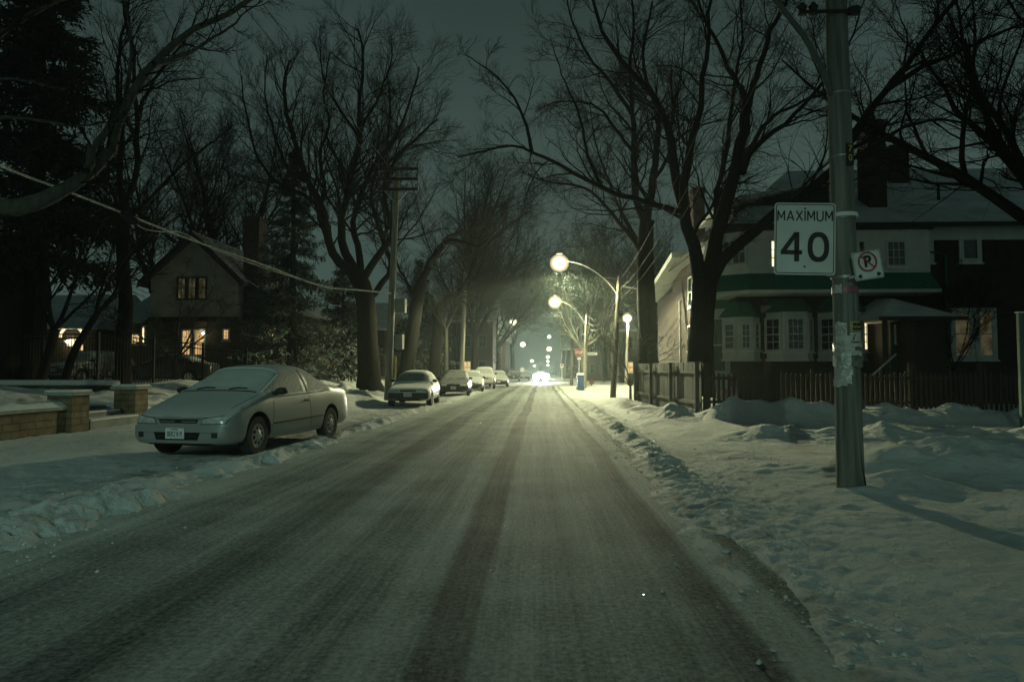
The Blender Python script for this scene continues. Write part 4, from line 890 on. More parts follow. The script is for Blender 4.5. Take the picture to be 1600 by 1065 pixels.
# white hatchback ----------------------------------------------------------------------
def simple(label, u0, v0, rzd, paint, kind, X=None, Y=None, z=.02, plate=None, **kw):
    if kind == 'hatch':
        st = [(0, .30, .60, .56, .60, .62, .5), (.04, .25, .74, .60, .72, .67, .62), (.15, .22, .80, .66, .78, .73, .68), (.9, .2, .82, .76, .79, .83, .70), (1.12, .2, .82, .82, .79, .90, .68),
              (1.72, .2, .82, .86, .78, 1.31, .56), (1.84, .2, .82, .86, .78, 1.35, .56), (2.5, .2, .82, .87, .78, 1.38, .56), (2.58, .2, .82, .87, .78, 1.38, .56), (3.2, .2, .82, .89, .78, 1.34, .55), (3.3, .2, .82, .89, .78, 1.31, .55), (3.75, .24, .80, .90, .76, .98, .60), (3.88, .28, .76, .86, .72, .92, .56), (3.92, .34, .66, .78, .62, .84, .5)]
        gl = {4: 'W', 5: 'S', 6: 'S', 8: 'S', 9: 'S', 10: 'R'}; wh = (.72, 3.2); rw = .285
    elif kind == 'sedan':
        st = [(0, .30, .60, .54, .60, .60, .5), (.05, .25, .76, .58, .74, .65, .62), (.18, .2, .83, .64, .81, .71, .68), (.95, .2, .85, .78, .81, .85, .72), (1.25, .2, .85, .85, .81, .93, .69),
              (1.95, .2, .85, .89, .80, 1.34, .57), (2.08, .2, .85, .89, .80, 1.39, .57), (2.6, .2, .85, .90, .80, 1.42, .57), (2.68, .2, .85, .90, .80, 1.42, .57), (3.25, .2, .85, .92, .80, 1.38, .56), (3.38, .2, .85, .92, .80, 1.34, .56), (3.95, .22, .84, .95, .79, 1.04, .64), (4.10, .24, .83, .94, .78, 1.01, .64), (4.50, .3, .76, .86, .72, .96, .6), (4.56, .36, .66, .78, .62, .86, .5)]
        gl = {4: 'W', 5: 'S', 6: 'S', 8: 'S', 9: 'S', 10: 'R'}; wh = (.85, 3.55); rw = .30
    else:  # suv / pickup like tall car
        st = [(0, .42, .66, .72, .66, .86, .58), (.05, .36, .82, .78, .82, .93, .72), (.16, .34, .88, .86, .87, 1.0, .78), (.95, .32, .90, .96, .87, 1.06, .78), (1.25, .32, .90, 1.0, .87, 1.12, .76),
              (1.75, .32, .90, 1.04, .86, 1.60, .64), (1.86, .32, .90, 1.04, .86, 1.66, .64), (2.6, .32, .90, 1.05, .86, 1.70, .64), (2.68, .32, .90, 1.05, .86, 1.70, .64), (4.1, .32, .90, 1.06, .86, 1.67, .63), (4.2, .32, .90, 1.06, .86, 1.62, .63), (4.45, .36, .88, 1.04, .84, 1.12, .76), (4.52, .4, .84, .96, .80, 1.04, .7), (4.55, .45, .76, .86, .72, .92, .6)]
        gl = {4: 'W', 5: 'S', 6: 'S', 8: 'S', 9: 'S', 10: 'R'}; wh = (.85, 3.6); rw = .345
    c, bv, pt, Lc = make_car(label, (X, Y, z), R(rzd), st, gl, paint, wh, rw=rw, sub=2, track=.71 if kind == 'hatch' else .76, **kw)
    h = Lc / 2; k = .16 if kind == 'suv' else 0; dz = st[2][3] - .66
    return c, bv, pt, h, dz
def face(c, bv, pt, h, dz, lower=True, plate='BCRT·482', lens=LENSH, bumper=BPLAST):
    pt('grille', 'F', [(-.30, .575 + dz), (.30, .575 + dz), (.30, .63 + dz), (-.30, .63 + dz)], DARKC, n=12, m=3)
    for sg in (1, -1):
        pt('headlight', 'F', [(sg * .36, .56 + dz), (sg * .66, .565 + dz), (sg * .68, .655 + dz), (sg * .36, .65 + dz)], lens, n=8, m=3)
        s_ = 'R' if sg > 0 else 'L'
        mp = bv.ray_cast(Vector((3 * sg, 1.42 - h, .90 + dz * 1.0)), Vector((-sg, 0, 0)))[0]
        mi = MB().lathe([(.02, -.09), (.055, -.08), (.073, -.03), (.078, .03), (.066, .05), (.02, .055)], (0, 0, 0), 'Y', 14).build('side_mirror', BPLAST, c, smooth=True); mi.location = mp + Vector((sg * .10, 0, .06)); mi.scale = (1.4, 1, .85)
        pt('side_moulding', s_, [(1.15 - h, .47 + dz), (3.0 - h, .48 + dz), (3.0 - h, .52 + dz), (1.15 - h, .51 + dz)], BPLAST, eps=.01, n=14, m=1)
        pt('door_seam', s_, [(1.15 - h, .3 + dz), (1.16 - h, .3 + dz), (1.22 - h, .82 + dz), (1.21 - h, .82 + dz)], DARKC, eps=.002, n=1, m=8)
        pt('door_seam', s_, [(2.52 - h, .3 + dz), (2.53 - h, .3 + dz), (2.53 - h, .86 + dz), (2.52 - h, .86 + dz)], DARKC, eps=.002, n=1, m=8)
    if lower: pt('bumper', 'F', [(-.74, .30 + dz), (.74, .30 + dz), (.73, .535 + dz), (-.73, .535 + dz)], bumper, eps=.02, n=20, m=5)
    p = bv.ray_cast(Vector((0, -6, .45 + dz)), Vector((0, 1, 0)))[0]
    pl = MB().box(-.15, .15, -.006, .006, -.075, .075).build('licence_plate', PLATE, c); pl.location = (0, p.y - .035, .47 + dz)
    text_mesh('plate_lettering', plate, .10, PLATEB, pl, (0, -.0085, 0), bold=.001, sx=.6)
def cpx(u, v, Y): p = P(u, v, Y); return p.x
c, bv, pt, h, dz = simple('white hatchback with black bumper and mirrors, snow on roof and bonnet', 0, 0, 2.5, WHITEP, 'hatch', X=cpx(641, 600, 25) - .16, Y=26.9, z=.03, wsm=FROSTD)
face(c, bv, pt, h, dz, plate='AVST·419')
c, bv, pt, h, dz = simple('dark sedan behind the white hatchback, thin snow on its bonnet', 0, 0, 4, DARKP, 'sedan', X=cpx(702, 600, 37) + .15, Y=38.6, z=.03, wsm=FROSTD, sgm=FROSTG)
face(c, bv, pt, h, dz, plate='ADKM·307')
c, bv, pt, h, dz = simple('pale sedan half hidden behind the dark sedan', 0, 0, 4, WHITEP, 'sedan', X=cpx(734, 600, 45.5) + .0, Y=46.6, z=.03)
face(c, bv, pt, h, dz, plate='BBTL·655')
c, bv, pt, h, dz = simple('tall snow capped sport utility vehicle above the lower parked cars', 0, 0, 4, GREYP, 'suv', X=cpx(756, 600, 52) - .1, Y=53.6, z=.03)
face(c, bv, pt, h, dz, plate='AZNR·218', bumper=ALLOY)
c, bv, pt, h, dz = simple('last car of the parked row, grey sedan dusted with snow', 0, 0, 4, GREYP, 'sedan', X=cpx(775, 600, 58.5) + .1, Y=60.3, z=.03)
face(c, bv, pt, h, dz, plate='BFKW·903')
c, bv, pt, h, dz = simple('dark tall vehicle parked beyond the crossing, left of the headlights', 0, 0, 2, DARKP, 'suv', X=cpx(802, 590, 93), Y=95, z=.0, wsm=CGLASS, group='cars beyond the crossing')
face(c, bv, pt, h, dz, plate='AHLC·540')
c, bv, pt, h, dz = simple('low pale car parked beyond the crossing beside the dark tall vehicle', 0, 0, 2, GREYP, 'sedan', X=cpx(818, 590, 103), Y=105, z=.0, group='cars beyond the crossing')
face(c, bv, pt, h, dz, plate='BMPD·126')
# oncoming car with its headlamps on
HEADL = emis('lit_headlamp', (1, .97, .80), 260)
def oncoming(label, X, Y, power, rad=.17, kind='sedan', k=1):
    c, bv, pt, h, dz = simple(label, 0, 0, 0, DARKP, kind, X=X, Y=Y + 2.2, z=.0, wsm=CGLASS, sgm=CGLASS, rgm=CGLASS, name='oncoming_car', group='oncoming cars with lit headlamps')
    face(c, bv, pt, h, dz, plate='BNSV·771')
    for sg in (1, -1):
        p = bv.ray_cast(Vector((sg * .55, -6, .62 + dz)), Vector((0, 1, 0)))[0]
        MB().lathe([(.02, -.05), (rad * .6, -.045), (rad, 0), (rad, .03)], (sg * .55, p.y - .04, .64 + dz), 'Y', 18).build('headlamp_beam_lens', HEADL, c, smooth=True)
        if power:
            ld = bpy.data.lights.new('headlamp_light', 'SPOT'); ld.energy = power; ld.color = (1, .96, .8); ld.spot_size = R(75); ld.spot_blend = .9; ld.shadow_soft_size = .08
            lo = bpy.data.objects.new('headlamp_light', ld); col.objects.link(lo); lo.parent = c; lo.location = (sg * .55, p.y - .14, .64 + dz); lo.rotation_euler = (R(88), 0, R(180))
oncoming('oncoming car with two glaring headlamps in the middle of the street', cpx(845.0, 588, 84), 84, 6500, .42)
oncoming('second oncoming car following close behind the first, headlamps lit', cpx(850, 586, 120), 120, 3000, .3)
oncoming('third oncoming car far down the road, headlamps lit', cpx(846, 576, 190), 190, 0, .4)
# dark saloon on the driveway behind the iron fence (side on)
c, bv, pt, h, dz = simple('dark saloon seen side on behind the iron fence, snow on its rear window', 0, 0, 0, DARKP, 'sedan', X=cpx(262, 590, 32.5), Y=32.5, z=.80, wsm=SNOWG, sgm=CGLASS, rgm=SNOWG, group='cars in the yard behind the iron fence')
c.rotation_euler[2] = R(-82)
face(c, bv, pt, h, dz, plate='AKTR·335')
c, bv, pt, h, dz = simple('snow buried vehicle in the yard under the lit arch', 0, 0, 0, GREYP, 'suv', X=cpx(122, 580, 34), Y=35, z=.75, wsm=SNOWG, sgm=SNOWG, rgm=SNOWG, group='cars in the yard behind the iron fence')
c.rotation_euler[2] = R(-10)
face(c, bv, pt, h, dz, plate='ATNE·218')
#@@PART5
# ------------------------------------------------------------------ building helpers
BRICKD = brick_mat('dark_red_brick', (.040, .029, .023), (.030, .022, .019), (.040, .038, .033))
BRICKY = brick_mat('buff_brick', (.20, .155, .085), (.155, .12, .065), (.10, .085, .06), bw=.40, bh=.135)
BRICKC = brick_mat('chimney_brick', (.07, .04, .035), (.045, .028, .026), (.06, .055, .05))
BRICKT = brick_mat('tan_brick', (.12, .092, .06), (.09, .072, .048), (.09, .08, .065))
BRICKF = brick_mat('dull_brown_brick', (.045, .036, .028), (.034, .028, .022), (.04, .038, .032))
TRIMF = mat('dull_trim', (.10, .105, .09), .8)
TRIMW = mat('white_trim', (.60, .64, .60), .7, var=.12, scale=2)
TRIMG = mat('green_shingle', (.022, .14, .09), .8, var=.35, scale=8, bump=.4, bscale=12, stretch=(1, 1, 5))
GREEND = mat('green_door_paint', (.02, .075, .055), .5, var=.1)
STUCCO = mat('grey_stucco', (.42, .42, .36), .95, var=.15, scale=1.2, bump=.5, bscale=30)
TIMBER = mat('dark_timber', (.03, .027, .022), .8, var=.2)
ROOFS = mat('snowy_roof', (.62, .66, .64), .85, var=.2, scale=1.4, bump=.4, bscale=8, detail=7)
ROOFD = mat('dark_shingle_roof', (.04, .042, .04), .9, var=.3, scale=4, snow=.8, snow_thr=.75)
GUT = mat('dark_gutter', (.02, .022, .02), .6)
PANED = mat('dark_window_glass', (.015, .02, .022), .08, 0, var=.3, spec=.7)
CURT = mat('drawn_curtain_pane', (.13, .15, .14), .5, var=.35, scale=3, stretch=(8, 8, .6))
LITW = emis('lit_window_pane', (1, .70, .30), .85, .35, 3)
LITC = emis('lit_pale_pane', (1, .80, .45), 1.7, .35, 4)
LITD = emis('dim_lit_pane', (.85, .72, .38), .055, .55, 2.5)
LITO = emis('lit_curtain_pane', (1, .60, .24), .75, .25, 2)
CONC = mat('weathered_concrete', (.26, .27, .245), .9, var=.25, scale=3, bump=.6, bscale=22, detail=8)
CONCC = mat('coping_concrete', (.30, .31, .27), .9, var=.2, scale=6, snow=.9, snow_thr=.75)
FENCEW = mat('stained_fence_wood', (.060, .045, .034), .85, var=.35, scale=3, bump=.3, bscale=10, stretch=(8, 8, .7), snow=.7, snow_thr=.8)
FENCEG = mat('weathered_fence_wood', (.11, .115, .105), .85, var=.3, scale=3, bump=.3, bscale=10, stretch=(8, 8, .7), snow=.7, snow_thr=.8)
GLINT = emis('small_bulb', (1, .9, .6), 30)

def frame_basis(o, ud, nd):       # local x = along the wall, y = into the wall, z = up
    ud = Vector(ud).normalized(); nd = Vector(nd).normalized()
    return Matrix(((ud.x, -nd.x, 0, o[0]), (ud.y, -nd.y, 0, o[1]), (0, 0, 1, o[2]), (0, 0, 0, 1)))
def window(root, M, x0, x1, z0, z1, pane, nx=2, nz=2, fw=.09, fm=None, sash=True, sill=True, mun=.022, depth=.10, name='window', arch=False):
    """M: wall basis, y = 0 is the wall face; the frame stands 3 cm proud"""
    fm = fm or TRIMW; f = MB(M)
    f.box(x0, x0 + fw, -.06, -.002, z0, z1); f.box(x1 - fw, x1, -.06, -.002, z0, z1)
    f.box(x0 + fw, x1 - fw, -.06, -.002, z1 - fw, z1); f.box(x0 + fw, x1 - fw, -.06, -.002, z0, z0 + fw)
    ix0, ix1, iz0, iz1 = x0 + fw, x1 - fw, z0 + fw, z1 - fw
    for i in range(1, nx): c = ix0 + (ix1 - ix0) * i / nx; f.box(c - mun / 2, c + mun / 2, -.032, -.014, iz0, iz1)
    for i in range(1, nz):
        c = iz0 + (iz1 - iz0) * i / nz; wd = .045 if (sash and abs(i - nz / 2) < .01) else mun
        f.box(ix0, ix1, -.036, -.016, c - wd / 2, c + wd / 2)
    fr = f.build(name, fm, root)
    p = MB(M); p.box(ix0, ix1, -.012, -.003, iz0, iz1); p.build('pane', pane, fr)
    if sill:
        s = MB(M); s.box(x0 - .05, x1 + .05, -.10, -.003, z0 - .06, z0 - .004); s.build('sill', SNOWM, fr)
    return fr
def gable_roof(root, name, x0, x1, y0, y1, ze, zr, axis='y', th=.16, m=None, over=.4):
    """ridge along axis; two sloping slabs with snow"""
    mb = MB()
    if axis == 'y':
        c = (x0 + x1) / 2
        for sg, xe in ((-1, x0 - over), (1, x1 + over)):
            zz = ze - over * (zr - ze) / ((x1 - x0) / 2)
            mb.prism([(c, y0 - over, zr), (xe, y0 - over, zz), (xe, y0 - over, zz + th), (c, y0 - over, zr + th)], (0, y1 - y0 + 2 * over, 0))
    else:
        c = (y0 + y1) / 2
        for ye in (y0 - over, y1 + over):
            zz = ze - over * (zr - ze) / ((y1 - y0) / 2)
            mb.prism([(x0 - over, c, zr), (x0 - over, ye, zz), (x0 - over, ye, zz + th), (x0 - over, c, zr + th)], (x1 - x0 + 2 * over, 0, 0))
    return mb.build(name, m or ROOFS, root)

# ------------------------------------------------------------------ brick house on the right
HY = 26.0; X0 = P(1152, 500, HY).x; zg = .25
hs = empty('brick_house', (X0, HY, 0), label='large dark brick house with green shingled bays and tall chimneys behind the picket fence', cat='house')
hs.location = (0, 0, 0)
def X(u): return P(u, 500, HY).x
def Z(v, Y=HY): return P(1300, v, Y).z
XR = 27.0; YB = 38.5; ZE = Z(354)
wl = MB(); wl.box(X0, XR, HY, YB, -.3, ZE); wl.build('wall', BRICKD, hs)
XS = X0
# main hipped roof under snow, ridge parallel to the facade
yr = (HY + YB) / 2; zr = Z(286, yr) + .6
rf = MB(); E = .5
rf.add([(X0 - E, HY - E, ZE), (XR + E, HY - E, ZE), (XR + E, YB + E, ZE), (X0 - E, YB + E, ZE), (X0 + 4.2, yr, zr), (XR, yr, zr)], [(0, 1, 5, 4), (1, 2, 5), (2, 3, 4, 5), (3, 0, 4), (0, 3, 2, 1)])
rf.build('roof', ROOFS, hs)
gt = MB(); gt.box(X0 - E - .06, XR + E, HY - E - .10, HY - E - .004, ZE - .14, ZE + .02); gt.box(X0 - E - .12, X0 - E - .064, HY - E, YB + E, ZE - .14, ZE + .02); gt.build('gutter', GUT, hs)
sf = MB(); sf.box(X0 - E, XR + E, HY - E + .003, HY - .003, ZE - .10, ZE - .004); sf.box(X0 - E, X0 - .003, HY, YB + E, ZE - .10, ZE - .004); sf.build('soffit', TRIMW, hs)
fs = MB(); fs.box(X(1380), XR, HY - .05, HY - .003, ZE - .55, ZE - .102); fs.build('frieze', TRIMW, hs)
# chimneys
def chim(x0, x1, z0, z1, y, d, label=None):
    c = MB(); c.box(x0, x1, y, y + d, z0, z1).box(x0 - .07, x1 + .07, y - .07, y + d + .07, z1 - .28, z1 - .10).build('chimney', BRICKC, hs)
Yc = HY + 1.2
chim(P(1357, 300, Yc).x, P(1386, 300, Yc).x, ZE - .5, P(1370, 186, Yc).z, Yc, .9)
Yc = HY + 4.2
chim(P(1393, 300, Yc).x, P(1422, 300, Yc).x, ZE - .5, P(1400, 226, Yc).z, Yc, .9)
Yc = YB - 2.2
chim(P(1083, 300, Yc).x - .0, P(1101, 300, Yc).x, ZE - 1, P(1090, 292, Yc).z, Yc, .9)
p = P(1467, 322, HY + 2); MB().tube([(p.x, p.y, p.z - .8), (p.x, p.y, P(1467, 290, HY + 2).z)], .06, 8).build('vent_pipe', BPLAST, hs)
# gabled dormer at the corner
yd = HY + 1.5; d0, d1 = P(1146, 340, yd).x, P(1216, 340, yd).x; dz0, dz1 = ZE - .2, P(1180, 322, yd).z
MB().prism([(d0, yd, dz0), (d1 + 2.0, yd, dz0), (d1 + 2.0, yd, dz1 + .8), (d0, yd, dz1)], (0, 4, 0)).build('dormer', ROOFD, hs)
MB().prism([(d0 - .45, yd - .4, dz1 + .0), (d1 + 2.4, yd - .4, dz1 + 1.0), (d1 + 2.4, yd - .4, dz1 + 1.16), (d0 - .45, yd - .4, dz1 + .16)], (0, 4.8, 0)).build('dormer_roof', ROOFS, hs)
Md = frame_basis((d0, yd, 0), (0, 1, 0), (-1, 0, 0))
window(hs, Md, .5, 1.6, dz0 + .5, dz1 - .12, CURT, 2, 2)
# street side: gable end, soffit and narrow windows
Ms = frame_basis((X0, YB, 0), (0, -1, 0), (-1, 0, 0))     # local x runs from the back corner to the front corner
def SX(u):   # distance from the back corner where the street side wall is seen at u
    d = ray(u, 500); t = X0 / d.x; return YB - d.y * t
def SZ(u, v): d = ray(u, v); t = X0 / d.x; return CAMZ + d.z * t
window(hs, Ms, SX(1077), SX(1083), SZ(1080, 480), SZ(1080, 432), PANED, 1, 2)
window(hs, Ms, SX(1076), SX(1081), SZ(1078, 548), SZ(1078, 508), LITD, 1, 2)
MB(Ms).box(SX(1064), SX(1064) + .1, -.1, -.003, zg, SZ(1064, 470)).build('downpipe', GALV, hs)
# two storey bay on the street side, near the front corner
bx0, bx1 = SX(1108), SX(1140); bz0, bz1 = zg + .5, SZ(1125, 395); bd = .75
def bay(root, M, x0, x1, z0, z1, d, tops, ang=.55, m=TRIMW, cap=TRIMG, capz=.7):
    pl = [(x0, 0), (x0 + ang, -d), (x1 - ang, -d), (x1, 0)]
    b = MB(M); b.prism([(x, y, z0) for x, y in pl] + [], (0, 0, z1 - z0)); o = b.build('bay', m, root)
    c = MB(M); e = .14
    top = [(x0 - e, -.003, z1 + .004), (x0 + ang - e * .4, -d - e, z1 + .004), (x1 - ang + e * .4, -d - e, z1 + .004), (x1 + e, -.003, z1 + .004)]
    up = [(x0 + .35, -.003, z1 + capz), (x0 + ang + .2, -.12, z1 + capz), (x1 - ang - .2, -.12, z1 + capz), (x1 - .35, -.003, z1 + capz)]
    c.add(top + up, [(0, 1, 2, 3)[::-1], (4, 5, 6, 7), (0, 1, 5, 4), (1, 2, 6, 5), (2, 3, 7, 6), (3, 0, 4, 7)])
    c.build('bay_roof', cap, o)
    MB(M).prism([(x0 - .05, 0.0, z0 - .1), (x0 + ang - .03, -d - .05, z0 - .1), (x1 - ang + .03, -d - .05, z0 - .1), (x1 + .05, 0.0, z0 - .1)], (0, 0, .096)).build('bay_base', TRIMW, o)
    # windows on the front and on both slanting sides
    la = math.hypot(ang, d)
    Mf = M @ Matrix.Translation((0, -d, 0))
    ang_l = math.atan2(-d, ang)
    Ml = M @ Matrix.Translation((x0, 0, 0)) @ Matrix.Rotation(ang_l, 4, 'Z')
    Mr = M @ Matrix.Translation((x1 - ang, -d, 0)) @ Matrix.Rotation(-ang_l, 4, 'Z')
    for (w0, w1, pane, nx, nz) in tops: 
        window(o, Mf, x0 + ang + .06, x1 - ang - .06, w0, w1, pane[1], nx, nz, fw=.1)
        window(o, Ml, .10, la - .08, w0, w1, pane[0], max(1, nx - 1), nz, fw=.08)
        window(o, Mr, .08, la - .10, w0, w1, pane[2], max(1, nx - 1), nz, fw=.08)
    return o
zmid = SZ(1125, 486)
bay(hs, Ms, bx0, bx1, bz0, zmid, bd, [(bz0 + .55, zmid - .35, (CURT, CURT, CURT), 2, 2)], capz=1.1)
bay(hs, Ms, bx0, bx1, zmid + 1.13, bz1 + .2, bd, [(zmid + 1.45, bz1, (CURT, PANED, CURT), 2, 2)], capz=.3, cap=ROOFS)
# corner oriel of the upper floor with its green skirt
Mf = frame_basis((0, HY, 0), (1, 0, 0), (0, -1, 0))
oz1, oz0, og, ot = Z(368), Z(432), Z(458), Z(463)
pr = 1.0
pl = [(X0 - .9, HY + 1.2), (X0 - .9, HY - .35), (X0 + .15, HY - pr), (X(1432), HY - pr), (X(1432), HY - .003)]
MB().prism([(x, y, oz0) for x, y in pl], (0, 0, oz1 - oz0)).build('oriel', TRIMW, hs)
# flared skirt
q = [(x - .0, y, oz0 - .004) for x, y in pl]; fl = [(-.22, 0), (-.22, -.1), (-.05, -.28), (.22, -.28), (.22, 0)]
low = [(x + a, y + b, og) for (x, y), (a, b) in zip(pl, fl)]
MB().add(q + low, [(0, 1, 2, 3, 4), (5, 6, 7, 8, 9)[::-1]] + [(i, (i + 1) % 5, 5 + (i + 1) % 5, 5 + i) for i in range(5)]).build('oriel_skirt', TRIMG, hs)
MB().prism([(x, y, ot) for x, y, z in low], (0, 0, og - ot - .004)).build('oriel_cornice', TRIMW, hs)
MB().prism([(x + (a if a < 0 else .1), y - .12 if y < HY - .1 else y, oz1 + .004) for (x, y), (a, b) in zip(pl, fl)], (0, 0, .2)).build('oriel_flat_roof', ROOFD, hs)
Mo = Mf @ Matrix.Translation((0, -pr, 0))
W = lambda u0, u1: (P(u0, 400, HY - pr).x, P(u1, 400, HY - pr).x)
a, b = W(1203, 1216); window(hs, Mo, a, b, Z(424), Z(382), LITC, 1, 3, fw=.05)
a, b = W(1222, 1262); window(hs, Mo, a, b, Z(424), Z(382), CURT, 3, 3, fw=.07)
a, b = W(1340, 1352); window(hs, Mo, a, b, Z(424), Z(384), PANED, 1, 3, fw=.05)
a, b = W(1384, 1416); window(hs, Mo, a, b, Z(424), Z(384), CURT, 3, 3, fw=.07)
# side of the oriel towards the street: two casements on the slanted face
dx, dy = (X0 + .15) - (X0 - .9), (HY - pr) - (HY - .35); ln = math.hypot(dx, dy)
Mq = frame_basis((X0 - .9, HY - .35, 0), (dx, dy, 0), (dy, -dx, 0))
window(hs, Mq, .06, ln / 2 - .02, oz0 + .35, oz1 - .25, CURT, 2, 2, fw=.06); window(hs, Mq, ln / 2 + .02, ln - .06, oz0 + .35, oz1 - .25, CURT, 2, 2, fw=.06)
# ground floor bays
def fb(u0, u1, panes):
    a, b = P(u0, 520, HY - .7).x, P(u1, 520, HY - .7).x
    z0, z1 = Z(560), Z(489)
    bay(hs, Mf, a, b, z0, z1, .75, [(z0 + .25, z1 - .18, panes, 3, 4)], ang=.5, capz=.55)
fb(1202, 1282, (PANED, PANED, PANED)); fb(1290, 1368, (PANED, PANED, LITC))
bay(hs, Mf, P(1150, 520, HY - .6).x - .35, P(1188, 520, HY - .7).x + .2, Z(560), Z(496), .6, [(Z(560) + .3, Z(496) - .2, (CURT, CURT, CURT), 2, 4)], ang=.42, capz=.6)
MB(Mf).box(X(1190), X(1200), -.12, -.003, zg, ot - .1).build('brick_pier', BRICKC, hs)
MB(Mf).box(X(1187), X(1203), -.16, -.124, ot - .62, ot - .35).build('pier_capital', CONC, hs)
# right wing windows
window(hs, Mf, X(1440), X(1461), Z(412), Z(366), PANED, 1, 1, fw=.18)
window(hs, Mf, X(1501), X(1536), Z(412), Z(366), PANED, 1, 1, fw=.16)
window(hs, Mf, X(1484), X(1521), Z(562), Z(482), LITD, 1, 2, fw=.17); window(hs, Mf, X(1522), X(1556), Z(562), Z(482), LITD, 1, 2, fw=.17)
MB(Mf).tube([(X(1478), -.08, zg), (X(1478), -.08, Z(400)), (X(1440), -.08, Z(392))], .05, 8).build('downpipe', TRIMG, hs)
# porch
px0, px1, pyf = P(1386, 520, 23.2).x, P(1478, 520, 23.2).x, 23.2; pz = P(1430, 497, 23.2).z
po = MB(); po.box(px0 + .9, px1, pyf, HY - .003, 0, pz); po.build('porch', mat('porch_dark_timber', (.03, .028, .025), .9, var=.25, scale=2), hs)
PR = bpy.data.objects['porch']
e = .42; MB().add([(px0 - e, pyf - e, pz + .004), (px1 + e, pyf - e, pz + .004), (px1 + e, HY - .003, pz + .004), (px0 - e, HY - .003, pz + .004), ((px0 + px1) / 2 - .1, HY - 1.5, P(1425, 466, HY - 1.5).z), ((px0 + px1) / 2 + .1, HY - .003, P(1425, 466, HY).z)],
    [(0, 1, 2, 3)[::-1], (0, 1, 4), (1, 2, 5, 4), (2, 3, 5), (3, 0, 4, 5)]).build('porch_roof', ROOFS, PR)
MB().box(px0 - e - .03, px1 + e + .03, pyf - e - .05, pyf - e - .004, pz - .1, pz + .03).build('porch_fascia', GUT, PR)
for xx in (px0 - .1,): MB().box(xx, xx + .12, pyf, pyf + .12, 0, pz).build('porch_post', GUT, PR)
dr = MB(); dxa, dxb = P(1380, 540, 24.4).x + .25, P(1412, 540, 24.4).x + .12; dr.box(dxa, dxb, 24.4, 24.46, zg + .4, P(1400, 503, 24.4).z); dr = dr.build('door', GREEND, hs)
Mdr = frame_basis((0, 24.4, 0), (1, 0, 0), (0, -1, 0)); window(dr, Mdr, dxa + .14, dxb - .14, P(1400, 538, 24.4).z, P(1400, 507, 24.4).z, LITD, 4, 3, fw=.03, sill=False, name='door_window')
MB().lathe([(.01, -.05), (.03, -.04), (.03, 0)], (dxa + .08, 24.4, 1.3), 'Y', 8).build('handle', GALV, dr)
MB().tube([P(1358, 590, 22.5), P(1400, 553, 23.0)], .03, 6).build('stair_rail', TRIMW, hs)
# side gable end of the neighbour part: white bargeboard rising to the front
y0_, y1_ = YB - .2, HY + 5.5
pa, pb = Vector((X0 - .9, YB + 5.0, SZ(1052, 455) - .1)), Vector((X0 - .9, YB - 4.5, ZE + .2))
MB().prism([pa, pb, pb + Vector((0, 0, .28)), pa + Vector((0, 0, .28))], (1.6, 0, 0)).build('bargeboard', TRIMW, hs)
MB().box(X0 + .0, XR, YB + .003, YB + 5, -.3, SZ(1052, 455)).build('rear_wing', BRICKD, hs)

# ------------------------------------------------------------------ fences on the right
FX, FY = P(1095, 600, 19).x, 19.0
def fence_run(label, p0, p1, n, wd, z0f, z1f, m, post_every=None, postz=.12, pat=None, name='wooden_fence', cat='fence', shadow_gap=0):
    p0 = Vector(p0); p1 = Vector(p1); d = (p1 - p0); ln = d.length; d.normalize(); nr = Vector((d.y, -d.x, 0))
    t = empty(name, p0, label=label, cat=cat); pk = MB(); g = np.random.default_rng(5)
    for i in range(n):
        s = ln * (i + .5) / n; c = d * s; z0 = z0f(s / ln); z1 = z1f(s / ln, i) ; w2 = wd / 2; o = nr * (.012 + g.normal(0, .004)); ln_ = g.normal(0, .006)
        a = c - d * w2 + o; b = c + d * w2 + o
        if pat == 'point': poly = [a + Vector((0, 0, z0)), b + Vector((0, 0, z0)), b + d * ln_ + Vector((0, 0, z1 - .05)), c + o + d * ln_ + Vector((0, 0, z1)), a + d * ln_ + Vector((0, 0, z1 - .05))]
        else: poly = [a + Vector((0, 0, z0)), b + Vector((0, 0, z0)), b + d * ln_ + Vector((0, 0, z1)), a + d * ln_ + Vector((0, 0, z1))]
        pk.prism(poly, nr * .02)
    pk.build('pickets', m, t)
    for hh in (.22, .78):
        r_ = MB(); r_.prism([Vector((0, 0, z0f(0) + (z1f(0, 1) - z0f(0)) * hh)) - nr * .0, d * ln + Vector((0, 0, z0f(1) + (z1f(1, 1) - z0f(1)) * hh)), d * ln + Vector((0, 0, z0f(1) + (z1f(1, 1) - z0f(1)) * hh + .08)), Vector((0, 0, z0f(0) + (z1f(0, 1) - z0f(0)) * hh + .08))], -nr * .04); r_.build('rail', m, t)
    k = max(1, int(ln / post_every))
    for i in range(k + 1):
        c = d * (ln * i / k); z = z1f(i / k, 1) + postz
        pq = MB(); pq.prism([c - d * .055 - nr * .06, c + d * .055 - nr * .06, c + d * .055 - nr * .17, c - d * .055 - nr * .17], (0, 0, z))
        pq.prism([c - d * .075 - nr * .04 + Vector((0, 0, z)), c + d * .075 - nr * .04 + Vector((0, 0, z)), c + d * .075 - nr * .19 + Vector((0, 0, z)), c - d * .075 - nr * .19 + Vector((0, 0, z))], (0, 0, .04)); pq.build('post', m, t)
    return t
fence_run('dark brown picket fence with swagged tops in front of the brick house', (FX + .15, FY, 0), (17.5, FY + .1, 0), 98, .075, lambda s: .22, lambda s, i: 1.32 + .0 * s + (.14 if i % 7 == 0 else 0) - .10 * math.sin(math.pi * ((s * 7) % 1)) + .06, FENCEW, post_every=1.8, postz=.16, pat='point', name='picket_fence')
